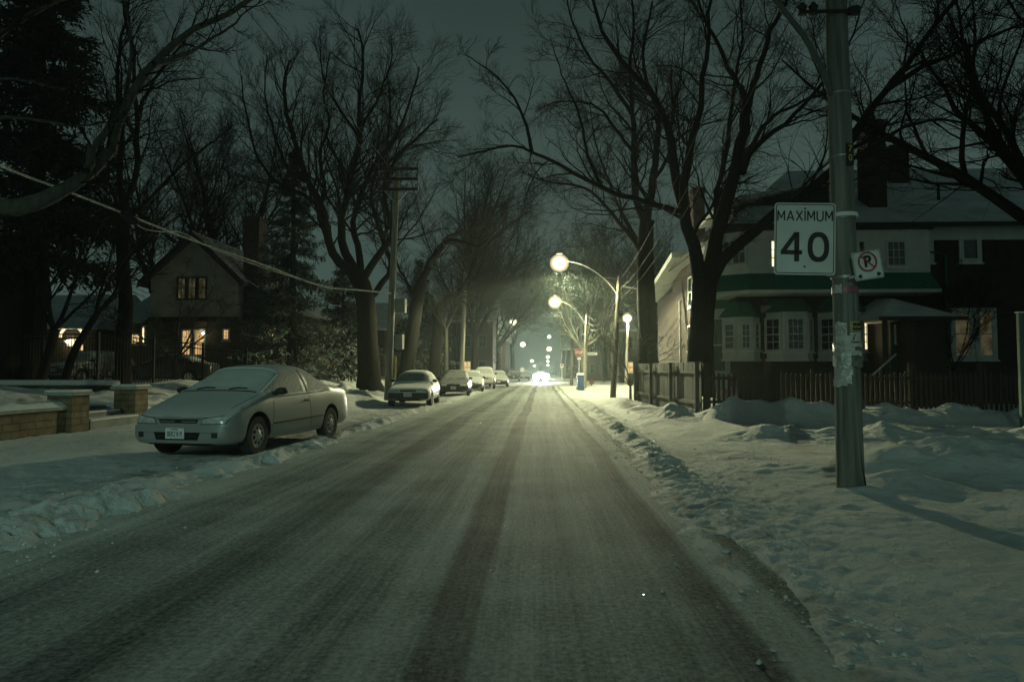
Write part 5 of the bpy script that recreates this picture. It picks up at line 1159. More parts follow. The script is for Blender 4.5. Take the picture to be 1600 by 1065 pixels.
fence_run('grey close boarded fence running along the pavement to the broad trunk', (FX, FY, 0), (P(997, 600, 28).x, 28, 0), 62, .135, lambda s: .1, lambda s, i: 1.62 + .04 * s, FENCEG, post_every=2.4, postz=-.05)
fence_run('short return of the boarded fence beside the leafless corner shrub', (P(997, 600, 28).x, 28.05, 0), (P(997, 600, 28).x + 2.4, 28.6, 0), 16, .135, lambda s: .1, lambda s, i: 1.66, FENCEG, post_every=2.4, postz=-.05)

# ------------------------------------------------------------------ brick garden wall, pillars and steps on the left
WX = -9.5
def gwall(label, y0, y1, x0, x1, zt, base=0):
    t = empty('garden_wall', (0, 0, 0), label=label, cat='garden wall')
    MB().prism([(x0, y0, -.1), (x1, y1, -.1), (x1 - .28, y1, -.1), (x0 - .28, y0, -.1)], (0, 0, zt + .1)).build('brickwork', BRICKY, t)
    MB().prism([(x0 + .05, y0, zt + .002), (x1 + .05, y1, zt + .002), (x1 - .33, y1, zt + .002), (x0 - .33, y0, zt + .002)], (0, 0, .06)).build('coping', CONCC, t)
    g = np.random.default_rng(int(y0 * 10)); n = int((y1 - y0) / .12); vs = []; fs = []
    for i in range(n + 1):
        s = i / n; xx = x0 + (x1 - x0) * s; yy = y0 + (y1 - y0) * s
        for k in range(6):
            a = k / 5; hgt = (.012 + .10 * math.sin(math.pi * min(1, a * 1.0)) * (.6 + float(fbm(np.array([yy * 2.0]), np.array([a * 2.]), 3)[0]) * 2.2)) if 0 < k < 5 else .0
            vs.append((xx + .03 - .34 * a, yy, zt + .062 + max(.0, hgt)))
    for i in range(n):
        for k in range(5): fs.append((i * 6 + k, (i + 1) * 6 + k, (i + 1) * 6 + k + 1, i * 6 + k + 1))
    MB().add(vs, fs).build('snow_cap', SNOWM, t, smooth=True); return t
w0 = G(115, 686, .12)
gwall('buff brick garden wall left of the steps, snow along its coping', 5.5, 13.3, WX, WX, P(60, 646, 12).z)
gwall('buff brick garden wall behind the silver coupe, right of the steps', 16.25, 22.6, WX - .15, WX + .1, P(230, 634, 17).z)
def pillar(label, x, y, zt, s=.52):
    t = empty('brick_pillar', (x, y, 0), label=label, cat='pillar', group='brick pillars beside the steps')
    MB().box(-s, 0, 0, s, -.1, zt).build('brickwork', BRICKY, t)
    MB().box(-s - .06, .06, -.06, s + .06, zt + .002, zt + .07).build('coping', CONCC, t, bevel=.01)
    MB().prism([(-s - .04, -.04, zt + .072), (.04, -.04, zt + .072), (.04, s + .04, zt + .072), (-s - .04, s + .04, zt + .072)], (0, 0, .045)).build('snow_cap', SNOWM, t, bevel=.02)
pillar('brick pillar left of the snowy steps, next to the long low wall', WX + .12, 13.31, P(98, 618, 13.4).z)
pillar('brick pillar right of the snowy steps, closest to the silver coupe', WX - .05, 15.72, P(188, 608, 15.9).z)
stp = empty('garden_steps', (WX, 13.9, 0), label='snow covered concrete steps between the two brick pillars', cat='steps')
for i in range(3):
    MB().box(-.35 * i - .5, -.35 * i + (.1 if i == 0 else 0) - .004 * i, .01, 1.78, -.1, .30 + .13 * i).build('step', CONC, stp, bevel=.01)
    MB().box(-.35 * i - .34, -.35 * i + (.09 if i == 0 else 0), .03, 1.74, .304 + .13 * i, .35 + .13 * i).build('step_snow', SNOWM, stp, bevel=.015)
# low dark terrace wall further back
t_ = empty('terrace_wall', (0, 0, 0), label='low dark terrace wall half buried in snow behind the brick pillars', cat='garden wall')
MB().box(-22, -12.6, 19.6, 19.85, 0, P(100, 602, 19.6).z).build('brickwork', BRICKT, t_)
MB().box(-22, -12.55, 19.55, 19.9, P(100, 602, 19.6).z + .002, P(100, 602, 19.6).z + .16).build('snow_cap', SNOWM, t_, bevel=.05)

# iron fence
IRON = mat('black_iron', (.012, .013, .012), .5, .2, var=.2)
def iron(label, p0, p1, zt0, zt1, zb):
    p0 = Vector(p0); p1 = Vector(p1); d = p1 - p0; ln = d.length; d.normalize(); t = empty('iron_fence', p0, label=label, cat='fence', group='black iron railings of the yard')
    n = int(ln / .115); pk = MB()
    for i in range(n): s = ln * i / n; zt = zt0 + (zt1 - zt0) * s / ln; c = d * s; pk.box(c.x - .009, c.x + .009, c.y - .009, c.y + .009, zb, zt)
    pk.build('railing_bars', IRON, t)
    for off in (.0, -.16, None):
        r_ = MB(); a = Vector((0, 0, (zt0 + off) if off is not None else zb + .12)); b = d * ln + Vector((0, 0, (zt1 + off) if off is not None else zb + .12)); r_.tube([a, b], .022, 4); r_.build('rail', IRON, t)
    k = max(1, round(ln / 2.45))
    for i in range(k + 1): c = d * (ln * i / k); zt = zt0 + (zt1 - zt0) * i / k + .10; MB().box(c.x - .04, c.x + .04, c.y - .04, c.y + .04, zb - .3, zt).build('post', IRON, t)
ca = P(153, 560, 25.3); cb = P(385, 560, 30.5)
iron('black iron railing facing the street at the left edge', (ca.x - 6.5, 25.3, 0), (ca.x, 25.3, 0), P(30, 522, 25.3).z, P(153, 522, 25.3).z, .75)
iron('black iron railing stepping down in front of the dark saloon', (ca.x, 25.32, 0), (cb.x, 30.5, 0), P(153, 522, 25.3).z, P(385, 546, 30.5).z, .72)

# ------------------------------------------------------------------ gabled stucco house on the left
LY = 41.0; lh = empty('gabled_house', (0, 0, 0), label='gabled stucco and brick house with lit ground floor windows behind the iron fence', cat='house')
LX = lambda u, Y=LY: P(u, 500, Y).x
LZ = lambda v, Y=LY: P(300, v, Y).z
xa, xp, xb = LX(238), LX(306), LX(374); ze_, zp_ = LZ(436), LZ(372); zb_ = LZ(500)
MB().box(LX(180), LX(470), LY, LY + 11, .2, zb_).build('wall', BRICKT, lh)
MB().prism([(xa, LY - .25, zb_ + .004), (xb, LY - .25, zb_ + .004), (xb, LY - .25, ze_), (xp, LY - .25, zp_ - .05), (xa, LY - .25, ze_)], (0, 10, 0)).build('gable', STUCCO, lh)
MB().box(xa - .05, xb + .05, LY - .33, LY - .254, zb_ - .1, zb_ + .18).build('timber_band', TIMBER, lh)
for sg, xe in ((-1, xa), (1, xb)):
    k = (zp_ - ze_) / (xp - xa); xo = xe + sg * .55; zo = ze_ - .55 * k
    MB().prism([(xp, LY - .75, zp_ + .0), (xo, LY - .75, zo), (xo, LY - .75, zo + .30), (xp, LY - .75, zp_ + .34)], (0, 10.6, 0)).build('roof', ROOFD, lh)
    MB().prism([(xp, LY - .80, zp_ - .12), (xo, LY - .80, zo - .12), (xo, LY - .80, zo + .16), (xp, LY - .80, zp_ + .2)], (0, .046, 0)).build('bargeboard', TIMBER, lh)
MB().prism([(xb + .5, LY, zb_ + .004), (LX(470), LY, zb_ + .004), (LX(470), LY, zb_ + .3), (xb + .5, LY, LZ(440))], (0, 9, 0)).build('side_roof', ROOFD, lh)
# lower wing roof to the left, snow covered
MB().prism([(LX(176), LY - .6, zb_ - .2), (LX(176), LY + 5, LZ(438)), (LX(176), LY + 10, zb_ - .2)], (xa - LX(176) - .3, 0, 0)).build('side_roof', ROOFD, lh)
c = MB(); c.box(LX(240), LX(258), LY + 4, LY + 5, ze_ - 1, LZ(398) + .5).box(LX(240) - .1, LX(258) + .1, LY + 3.9, LY + 5.1, LZ(398) + .504, LZ(398) + .7).build('chimney', BRICKC, lh)
MB().box(LX(372), LX(396), LY + .6, LY + 1.8, zb_, LZ(342)).box(LX(370), LX(398), LY + .5, LY + 1.9, LZ(342) + .004, LZ(342) + .25).build('chimney', BRICKC, lh)
ML = frame_basis((0, LY - .25, 0), (1, 0, 0), (0, -1, 0)); ML0 = frame_basis((0, LY, 0), (1, 0, 0), (0, -1, 0))
for (a, b) in ((279, 294), (295, 310), (311, 326)):
    window(lh, ML, LX(a), LX(b), LZ(469), LZ(433), LITD, 2, 2, fw=.1, fm=TIMBER, sill=False)
for (a, b, v0, v1, pn, nx, nz) in ((198, 221, 538, 520, LITW, 2, 1), (221, 229, 538, 508, LITC, 1, 1), (284, 301, 556, 514, LITO, 2, 4), (303, 322, 556, 514, LITO, 2, 4), (348, 360, 532, 513, LITO, 2, 3), (417, 431, 533, 513, LITO, 2, 3)):
    window(lh, ML0, LX(a), LX(b), LZ(v0), LZ(v1), pn, nx, nz, fw=.10, fm=TRIMW)
MB().lathe([(.02, -.06), (.08, 0), (.02, .06)], (LX(320), LY - .22, LZ(521)), 'Z', 10).build('wall_lamp', GLINT, lh)
# long low house far left with the lit arched doorway
RY = 44.0; rh = empty('low_house', (0, 0, 0), label='long low brick house with a lit arched doorway at the far left', cat='house')
X1_ = lambda u: P(u, 500, RY).x; Z1_ = lambda v: P(100, v, RY).z
MB().box(X1_(-160), X1_(150), RY, RY + 8, .2, Z1_(512)).build('wall', BRICKT, rh)
MB().prism([(X1_(-170), RY - .6, Z1_(514)), (X1_(-170), RY + 4, Z1_(450)), (X1_(-170), RY + 8.6, Z1_(514))], (X1_(155) - X1_(-170), 0, 0)).build('roof', ROOFS, rh)
MR = frame_basis((0, RY, 0), (1, 0, 0), (0, -1, 0))
ac = X1_(113); az = Z1_(527)
ar = MB(); st_ = list(range(0, 181, 15))
for a_, b_ in zip(st_[:-1], st_[1:]):
    ar.prism([(ac + r_ * math.cos(R(q_)), RY - .05, az + r_ * math.sin(R(q_))) for r_, q_ in ((.85, a_), (.85, b_), (.68, b_), (.68, a_))], (0, .04, 0))
ar.build('lit_arch', LITC, rh)
window(rh, MR, X1_(107), X1_(121), Z1_(541), Z1_(528), LITC, 1, 1, fw=.04, sill=False); window(rh, MR, X1_(123), X1_(133), Z1_(548), Z1_(538), LITW, 1, 1, fw=.04, sill=False)
window(rh, MR, X1_(40), X1_(80), Z1_(540), Z1_(522), PANED, 3, 1, fw=.06)
MB().lathe([(.02, -.1), (.13, 0), (.02, .1)], (X1_(112), RY - .35, Z1_(534)), 'Z', 10).build('porch_lamp', GLINT, rh)
window(rh, MR, X1_(-14), X1_(4), Z1_(548), Z1_(534), LITD, 3, 4, fw=.05)
# eave of a near building at the left edge
nb = empty('garage', (0, 0, 0), label='dark building whose snowy roof edge pokes in at the left border', cat='garage')
pq = P(28, 384, 33); MB().box(pq.x - 9, pq.x - .6, 33.3, 36, .3, pq.z).build('wall', TIMBER, nb); MB().prism([(pq.x - 9.2, 33, pq.z + .004), (pq.x, 33, pq.z + .004), (pq.x, 33, pq.z + .14), (pq.x - 9.2, 33, pq.z + .8)], (0, 3.6, 0)).build('roof', ROOFS, nb)

# distant houses
def far_house(label, u0, u1, v0, Y, m, seed, lit=(), rise=2.6, roof=None):
    t = empty('distant_house', (0, 0, 0), label=label, cat='house', group='distant houses along the street'); x0, x1 = P(u0, 500, Y).x, P(u1, 500, Y).x; zt = P(700, v0, Y).z
    MB().box(x0, x1, Y, Y + 9, -.1, zt).build('wall', m, t); gable_roof(t, 'roof', x0, x1, Y, Y + 9, zt + .02, zt + rise, 'x', m=roof or ROOFS)
    M = frame_basis((0, Y, 0), (1, 0, 0), (0, -1, 0)); w_ = x1 - x0; g = np.random.default_rng(seed)
    for i in range(3):
        for j in range(2):
            xx = x0 + w_ * (.12 + .3 * i); zz = 1.1 + j * 2.8
            if zz + 1.4 < zt - .2: window(t, M, xx, xx + w_ * .16, zz, zz + 1.35, LITW if (i, j) in lit else PANED, 2, 2, fw=.08, fm=TRIMF, sill=False)
    return t
far_house('distant house with a pale roof behind the leaning trees', 690, 770, 500, 72, BRICKF, 1, lit=((1, 0),))
far_house('distant house behind the pole box and dark spruce', 640, 690, 505, 68, BRICKF, 2, lit=())
far_house('distant house left of the far lamp with lit porch', 738, 790, 530, 92, BRICKF, 3, lit=((0, 0), (1, 0)))
far_house('distant house with lit windows beside the broad trunk', 966, 1050, 515, 76, BRICKF, 4, lit=((0, 0), (1, 0)))
far_house('distant dark house behind the stop sign', 915, 965, 520, 92, BRICKF, 5)
far_house('farthest house on the right beyond the crossing', 880, 915, 545, 125, BRICKF, 6)
far_house('distant roof between the gabled house and the maple', 520, 600, 512, 62, BRICKF, 7, lit=())
#@@PART6
# ------------------------------------------------------------------ foreground pole with its signs
PGREY = mat('weathered_grey_pole', (.16, .17, .145), .9, var=.45, scale=3, bump=.7, bscale=9, stretch=(7, 7, .35))
SIGNW = mat('sign_white', (.56, .59, .56), .45, var=.07, scale=5)
SIGNB = mat('sign_black', (.015, .015, .015), .5)
SIGNR = mat('sign_red', (.30, .05, .045), .5)
YELL = mat('yellow_plastic', (.50, .40, .06), .5, var=.2)
PAPERY = mat('yellow_paper', (.40, .36, .17), .8, var=.15, scale=12)
PAPER = mat('weathered_paper', (.50, .51, .46), .8, var=.2, scale=14, bump=.6, bscale=30)
FOIL = mat('shiny_packing_tape', (.50, .51, .48), .28, .35, var=.4, scale=18, bump=1, bscale=35)
MAUVE = mat('mauve_tape', (.20, .07, .09), .4, var=.3, scale=10)
PY = 7.6
ax0, ax1, ax2 = P(1330, 772, PY), P(1318, 400, PY), P(1306, 0, PY)
dirp = (ax2 - ax0) / (ax2.z - ax0.z)
def axp(z): return ax0 + dirp * (z - ax0.z)
pole = empty('utility_pole', axp(0), label='thick weathered wooden pole in the foreground carrying both traffic signs', cat='utility pole')
pole.location = (0, 0, 0)
zs = [-.4, 0, .4, 1.2, 2.2, 3.4, 4.6, 6, 7.5, 9]; rs = [.152, .143, .138, .132, .128, .122, .116, .110, .104, .098]
g = np.random.default_rng(3); vs = []; NZ, NA = 60, 28
V = []
for i in range(NZ):
    z = -.4 + 9.4 * i / (NZ - 1); c = axp(z); r = np.interp(z, zs, rs)
    for k in range(NA):
        a = 2 * math.pi * k / NA; rr = r * (1 + .025 * math.sin(3 * a + z * .8) + .02 * (vn(np.array([a * 3.0]), np.array([z * .35]), 5)[0] - .5))
        if k in (17, 18) and z < 1.0: rr *= .955
        V.append((c.x + rr * math.cos(a), c.y + rr * math.sin(a), z))
Fq = [(i * NA + k, i * NA + (k + 1) % NA, (i + 1) * NA + (k + 1) % NA, (i + 1) * NA + k) for i in range(NZ - 1) for k in range(NA)]
np_mesh('pole', V, Fq, PGREY, pole, smooth=True)
def PZ(v): return P(1320, v, PY).z
def cuff(name, z0, z1, m, a0=0, a1=360, extra=.006, parent=None, n=24, jag=0, seed=0, lift=0.0):
    g = random.Random(seed); mb = MB(); vs = []; fs = []
    n = max(3, int(n * abs(a1 - a0) / 360)); rows = [z0 + (z1 - z0) * j / 4 for j in range(5)]
    for q in (0, 1):
        for j, z in enumerate(rows):
            for i in range(n + 1):
                a = R(a0 + (a1 - a0) * i / n); zz = z + (g.uniform(-jag, jag) if j in (0, 4) and q == 0 else 0)
                if q: zz = vs[j * (n + 1) + i][2]
                c = axp(zz); r = np.interp(zz, zs, rs) + extra - .003 * q + (g.uniform(0, 1) * jag * .35 + lift * (i / n) ** 2 if q == 0 else lift * (i / n) ** 2)
                vs.append((c.x + r * math.cos(a), c.y + r * math.sin(a), zz))
    m1 = 5 * (n + 1)
    for j in range(4):
        for i in range(n):
            b = j * (n + 1) + i; fs.append((b, b + 1, b + n + 2, b + n + 1)); fs.append((m1 + b, m1 + b + n + 1, m1 + b + n + 2, m1 + b + 1))
    mb.add(vs, fs); return mb.build(name, m, parent or pole)
for v in (150, 248): cuff('steel_band', PZ(v), PZ(v) + .018, GALV, extra=.009)
cuff('steel_band', PZ(436), PZ(436) + .03, GALV, extra=.012)
cuff('steel_band', PZ(343), PZ(343) + .03, GALV, extra=.012)
cuff('snow_ledge', PZ(341), PZ(335), SNOWM, 180, 350, extra=.03)
cuff('mauve_tape', PZ(460), PZ(449), MAUVE, extra=.008, jag=.004)
cuff('shiny_tape', PZ(459), PZ(446), FOIL, 190, 235, extra=.013, jag=.008, seed=3)
# flyers and torn tape round the trunk, facing the camera (-y is 270 degrees)
fy = cuff('yellow_flyer', PZ(519), PZ(503), PAPERY, 262, 330, extra=.012, seed=1)
cuff('white_flyer', PZ(534), PZ(520), PAPER, 262, 330, extra=.012, seed=2)
def on_pole(a, z, ex=.0): c = axp(z); r = float(np.interp(z, zs, rs)) + ex; return Vector((c.x + r * math.cos(R(a)), c.y + r * math.sin(R(a)), z))
for v, tx in ((508, 'MUSIC'), (515, 'SHOW')):
    text_mesh('flyer_lettering', tx, .042, SIGNB, fy, on_pole(294, PZ(v), .021), rot=(R(90), 0, R(24)), bold=.0014)
MB().tube([on_pole(272, PZ(531), .016), on_pole(278, PZ(527), .017), on_pole(286, PZ(523), .018)], .004, 4).tube([on_pole(275, PZ(533), .016), on_pole(278, PZ(527), .017)], .003, 4).build('flyer_drawing', SIGNB, pole)
k = 0
for (v0, v1, a0, a1, m, lf) in [(504, 528, 195, 250, FOIL, .0), (526, 541, 185, 262, PAPER, .01), (535, 548, 170, 240, FOIL, .03), (540, 556, 200, 280, PAPER, .0), (548, 570, 190, 262, FOIL, .01), (556, 572, 175, 215, PAPER, .04), (566, 584, 195, 268, FOIL, .0),
                           (578, 600, 188, 262, FOIL, .0), (592, 603, 180, 245, PAPER, .01), (536, 543, 255, 330, PAPER, .0), (548, 556, 270, 325, PAPER, .0), (562, 573, 262, 330, PGREY, .0)]:
    k += 1; cuff('torn_tape' if m is FOIL else 'torn_poster', PZ(v1), PZ(v0), m, a0, a1, extra=.008 + .0013 * k, jag=.012, seed=k, lift=lf)
for i in range(40):
    a = random.uniform(190, 345); z = random.uniform(PZ(610), PZ(470)); p = on_pole(a, z, .002)
mb = MB()
for i in range(60):
    a = random.uniform(190, 345); z = random.uniform(PZ(640), PZ(465)); p = on_pole(a, z, .001); mb.box(p.x - .007, p.x + .007, p.y - .004, p.y + .002, p.z - .0015, p.z + .0015)
mb.build('staples', GALV, pole)
# number plate 70
pn = on_pole(290, PZ(246), .012); npl = MB().box(-.045, .045, -.004, .004, -.125, .115).build('number_plate', SIGNB, pole); npl.location = pn; npl.rotation_euler = (0, 0, R(18))
for ch, dz_ in (('7', .055), ('0', -.045)): text_mesh('number_digit', ch, .10, YELL, npl, (0, -.006, dz_), bold=.0012)
# hardware near the top and the lamp arm
MB().tube([axp(PZ(26)) + Vector((-.45, -.12, 0)), axp(PZ(26)) + Vector((.2, -.12, 0))], .022, 6).build('bracket_bar', BPLAST, pole)
for dx in (-.42, -.30): MB().lathe([(.02, -.07), (.05, -.06), (.035, -.02), (.055, .02), (.02, .07)], axp(PZ(26)) + Vector((dx, -.12, .03)), 'Z', 12).build('insulator', BPLAST, pole, smooth=True)
MB().lathe([(.02, -.05), (.065, -.03), (.065, .03), (.02, .05)], axp(PZ(26)) + Vector((.14, -.12, .0)), 'Z', 12).build('insulator', BPLAST, pole, smooth=True)
arm = [axp(PZ(150)) + Vector((-.10, -.05, 0)), P(1281, 100, PY - .1), P(1256, 56, PY - .15), P(1216, 6, PY - .2), P(1150, -70, PY - .3), P(1060, -140, PY - .3), P(960, -180, PY - .3)]
MB().tube(arm, [.034] * 7, 8).build('lamp_arm', mat('dull_metal', (.12, .13, .12), .7, .2), pole, smooth=True)
MB().lathe([(.03, .28), (.12, .22), (.17, .1), (.16, 0), (.1, -.08), (.03, -.1)], arm[-1] + Vector((-.1, 0, -.1)), 'Z', 16).build('lamp_housing', GALV, pole, smooth=True)
# snow skirt at the foot is part of the ground; a split in the wood
MB().tube([on_pole(330, .04, .0), on_pole(322, .2, -.002), on_pole(300, .32, -.003), on_pole(296, .6, -.004)], [.012, .01, .008, .004], 5).build('wood_crack', DARKC, pole)

def signboard(name, w_, h_, r, m, parent, th=.004, y=0):
    pts = []
    for cx, cz, a0 in ((w_ / 2 - r, h_ / 2 - r, 0), (-w_ / 2 + r, h_ / 2 - r, 90), (-w_ / 2 + r, -h_ / 2 + r, 180), (w_ / 2 - r, -h_ / 2 + r, 270)):
        for k in range(5): a = R(a0 + 22.5 * k); pts.append((cx + r * math.cos(a), y, cz + r * math.sin(a)))
    return MB().prism(pts, (0, th, 0)).build(name, m, parent)
def ring_board(name, w_, h_, r, t, m, parent, y):
    o, i_ = [], []
    for lst, rr, ww, hh in ((o, r, w_, h_), (i_, max(.003, r - t), w_ - 2 * t, h_ - 2 * t)):
        for cx, cz, a0 in ((ww / 2 - rr, hh / 2 - rr, 0), (-ww / 2 + rr, hh / 2 - rr, 90), (-ww / 2 + rr, -hh / 2 + rr, 180), (ww / 2 - rr, -hh / 2 + rr, 270)):
            for k in range(5): a = R(a0 + 22.5 * k); lst.append((cx + rr * math.cos(a), y, cz + rr * math.sin(a)))
    n = len(o); return MB().add(o + i_, [(k, (k + 1) % n, n + (k + 1) % n, n + k) for k in range(n)]).build(name, m, parent)
sg = empty('speed_limit_sign', P(1257.5, 373, 7.38), label='white speed limit sign reading MAXIMUM 40 on the foreground pole', cat='traffic sign')
sg.rotation_euler = (0, R(1.6), R(-2))
wS, hS = .636, .775
signboard('sign_plate', wS, hS, .035, SIGNW, sg); ring_board('border_line', wS - .028, hS - .028, .03, .009, SIGNB, sg, -.0025)
def strokes(name, word, glyphs, x0, z0, cw, ch, gap, tk, m, parent, y, th=.0006):
    mb = MB(); x = x0
    for c_ in word:
        wd, lines = glyphs[c_]
        for ln_ in lines:
            for (a, b) in zip(ln_[:-1], ln_[1:]):
                p, q = Vector((x + a[0] * cw, y, z0 + a[1] * ch)), Vector((x + b[0] * cw, y, z0 + b[1] * ch)); d_ = (q - p).normalized(); n_ = Vector((d_.z, 0, -d_.x)) * tk / 2; e2 = d_ * (tk * .12)
                mb.prism([p - e2 - n_, q + e2 - n_, q + e2 + n_, p - e2 + n_], (0, th, 0))
        x += wd * cw + gap
    return mb.build(name, m, parent), x - gap
GL = {'M': (1.0, [[(0, 0), (0, 1)], [(0, 1), (.5, .28)], [(.5, .28), (1, 1)], [(1, 1), (1, 0)]]), 'A': (1.0, [[(0, 0), (.5, 1)], [(.5, 1), (1, 0)], [(.2, .3), (.8, .3)]]), 'X': (.9, [[(0, 0), (.9, 1)], [(0, 1), (.9, 0)]]), 'I': (0.0, [[(0, 0), (0, 1)]]),
      'U': (.9, [[(0, 1), (0, .3), (.08, .1), (.28, 0), (.62, 0), (.82, .1), (.9, .3), (.9, 1)]])}
_w = (1 + 1 + .9 + 0 + 1 + .9 + 1) * .068 + 6 * .0285
strokes('sign_word', 'MAXIMUM', GL, -_w / 2, .195, .068, .105, .0285, .0145, SIGNB, sg, -.003)
# heavy numerals as shapes
def poly_obj(name, polys, m, parent, y, th=.002):
    mb = MB()
    for p_ in polys: mb.prism([(x, y, z) for x, z in p_], (0, th, 0))
    return mb.build(name, m, parent)
H4 = .315; t4 = .052
zb4 = -.245
x4 = -.145
poly_obj('numeral_four', [[(x4 + .035, zb4), (x4 + .035 + t4, zb4), (x4 + .035 + t4, zb4 + H4), (x4 + .035, zb4 + H4)],
                          [(x4 - .105, zb4 + .075), (x4 + .105 + .012, zb4 + .075), (x4 + .105 + .012, zb4 + .075 + .046), (x4 - .105, zb4 + .075 + .046)],
                          [(x4 - .105, zb4 + .115), (x4 - .105 + .058, zb4 + .115), (x4 + .088, zb4 + H4), (x4 + .035, zb4 + H4)]], SIGNB, sg, -.0048)
N0 = 40; o0 = []; i0 = []
for k in range(N0):
    a = 2 * math.pi * k / N0; e_ = lambda v_, q: math.copysign(abs(v_) ** q, v_)
    o0.append((.14 + .112 * e_(math.cos(a), .85), -.0048, zb4 + H4 / 2 + (H4 / 2 + .004) * e_(math.sin(a), .85))); i0.append((.14 + .060 * e_(math.cos(a), .85), -.0048, zb4 + H4 / 2 + (H4 / 2 - .05) * e_(math.sin(a), .85)))
MB().add(o0 + i0, [(k, (k + 1) % N0, N0 + (k + 1) % N0, N0 + k) for k in range(N0)]).build('numeral_zero', SIGNB, sg)
for zz in (.325, -.30): MB().lathe([(.002, -.012), (.009, -.010), (.011, -.003), (.011, .006), (.002, .008)], (0, 0, zz), 'Y', 10).build('bolt', BPLAST, sg)
MB().tube([(0, .012, .32), (0, .012, -.32)], .012, 6).build('sign_rail', GALV, sg)
MB().tube([(0, .02, .2), Vector(axp(PZ(343))) - Vector(sg.location) + Vector((-.1, -.02, 0))], .012, 6).tube([(0, .02, -.25), Vector(axp(PZ(436))) - Vector(sg.location) + Vector((-.1, -.02, 0))], .012, 6).build('mounting_bracket', GALV, sg)

s2 = empty('no_parking_sign', P(1356, 414, 7.36), label='small square no parking sign with red circle and double arrow, tilted', cat='traffic sign')
s2.rotation_euler = (0, R(-9), R(8))
wN = .325; signboard('sign_plate', wN, wN * .93, .018, SIGNW, s2); ring_board('border_line', wN - .014, wN * .93 - .014, .014, .004, SIGNB, s2, -.0022)
hN = wN * .93
text_mesh('letter_p', 'P', .165, SIGNB, s2, (0, -.003, .035), bold=.006)
rr_o, rr_i = .108, .088; cz_ = .035; N0 = 40
MB().add([(rr_o * math.cos(2 * math.pi * k / N0), -.0062, cz_ + rr_o * math.sin(2 * math.pi * k / N0)) for k in range(N0)] + [(rr_i * math.cos(2 * math.pi * k / N0), -.0062, cz_ + rr_i * math.sin(2 * math.pi * k / N0)) for k in range(N0)], [(k, (k + 1) % N0, N0 + (k + 1) % N0, N0 + k) for k in range(N0)]).build('prohibition_ring', SIGNR, s2)
q_ = .070; poly_obj('prohibition_bar', [[(-q_, cz_ + q_ - .012), (-q_ + .012, cz_ + q_ + .0), (q_, cz_ - q_ + .012), (q_ - .012, cz_ - q_)]], SIGNR, s2, -.0068, th=.0004)
za = -hN / 2 + .042
for s_ in (1, -1): poly_obj('arrow', [[(s_ * .135, za), (s_ * .10, za + .028), (s_ * .10, za + .008), (s_ * .085, za + .022), (s_ * .085, za - .022), (s_ * .10, za - .008), (s_ * .10, za - .028)]], SIGNB, s2, -.003)
for cx_, cz2 in ((-.14, .13), (.14, .13), (-.14, -.13), (.14, -.13), (-.07, .13)): MB().lathe([(.001, -.003), (.004, -.003), (.004, 0)], (cx_, 0, cz2), 'Y', 8).build('bolt_hole', SIGNB, s2)
MB().tube([(-.12, .02, -.1), (-.2, .05, -.1)], .012, 6).build('mounting_bracket', GALV, s2)

# ------------------------------------------------------------------ crossarm pole on the left, and further poles
def cross_pole(label, base, top, arms, r, parts=True, m=WOOD, group='wooden utility poles along the street'):
    base = Vector(base); top = Vector(top); t = empty('utility_pole', base, label=label, cat='utility pole', group=group); d = top - base
    MB().tube([(0, 0, -.5), d * .5, d], [r * 1.15, r, r * .75], 12).build('pole', m, t, smooth=True)
    for (dz, w0, w1) in arms:
        MB().box(d.x + w0, d.x + w1, -.07 - r, -r, d.z - dz, d.z - dz + .12).build('crossarm', TIMBER, t)
        if parts:
            for i in range(5):
                xx = w0 + .06 + (w1 - w0 - .12) * i / 4
                if abs(xx) > .12: MB().lathe([(.012, 0), (.012, .05), (.04, .06), (.03, .10), (.045, .12), (.02, .16)], (d.x + xx, -.035 - r, d.z - dz + .122), 'Z', 8).build('insulator', BPLAST, t)
    return t, d
b0, t0 = P(606, 606, 28), P(621, 264, 28)
lp, dd = cross_pole('tall wooden pole with three crossarms and a cabinet beside the white hatchback', b0, t0, [(.12, -.80, .92), (.54, -.78, .90), (.97, -.76, .88)], .14)
k_ = 28 / 1067
for xx in (-.78, .88): MB().tube([(dd.x + xx, -.18, dd.z - .97), (dd.x + xx, -.18, dd.z - .1)], .015, 5).build('arm_tie', BPLAST, lp)
for s_ in (-1, 1): MB().tube([(dd.x + s_ * .05, -.16, dd.z - 1.45), (dd.x + s_ * .5, -.18, dd.z - .97)], .02, 5).build('arm_brace', GALV, lp)
def relb(u, v, Y): return P(u, v, Y) - b0
for (u0, u1, v0, v1, nm) in ((617, 633, 466, 488, 'cabinet'), (617, 629, 522, 545, 'lower_cabinet')):
    a, b_ = relb(u0, v1, 27.6), relb(u1, v0, 27.6); MB().box(a.x, b_.x, -.45, -.05, a.z, b_.z).build(nm, GALV if nm == 'zcab' else CONC, lp, bevel=.01)
MB().tube([relb(612, 600, 27.82), relb(613, 560, 27.82), relb(616, 460, 27.83)], .028, 6).build('conduit', GALV, lp)
MB().tube([relb(617, 592, 27.4), relb(618, 556, 27.4)], .045, 8).build('yellow_guard', YELL, lp)
b1_, t1_ = P(721, 588, 53), P(727, 425, 53)
cross_pole('second wooden pole on the left, plain top, behind the dark sedan', b1_, t1_, [], .17, False)
cross_pole('twin pole with two wide crossarms above the last parked car', P(765, 590, 78), P(767, 480, 78), [(1.0, -2.2, 1.4)], .16, False, m=WOOD)
cross_pole('thin distant pole just left of the twin crossarm pole', P(762, 590, 80), P(763, 482, 80), [(3.2, -2.4, 1.6), (8.6, -2.4, 1.2)][:1], .14, False)
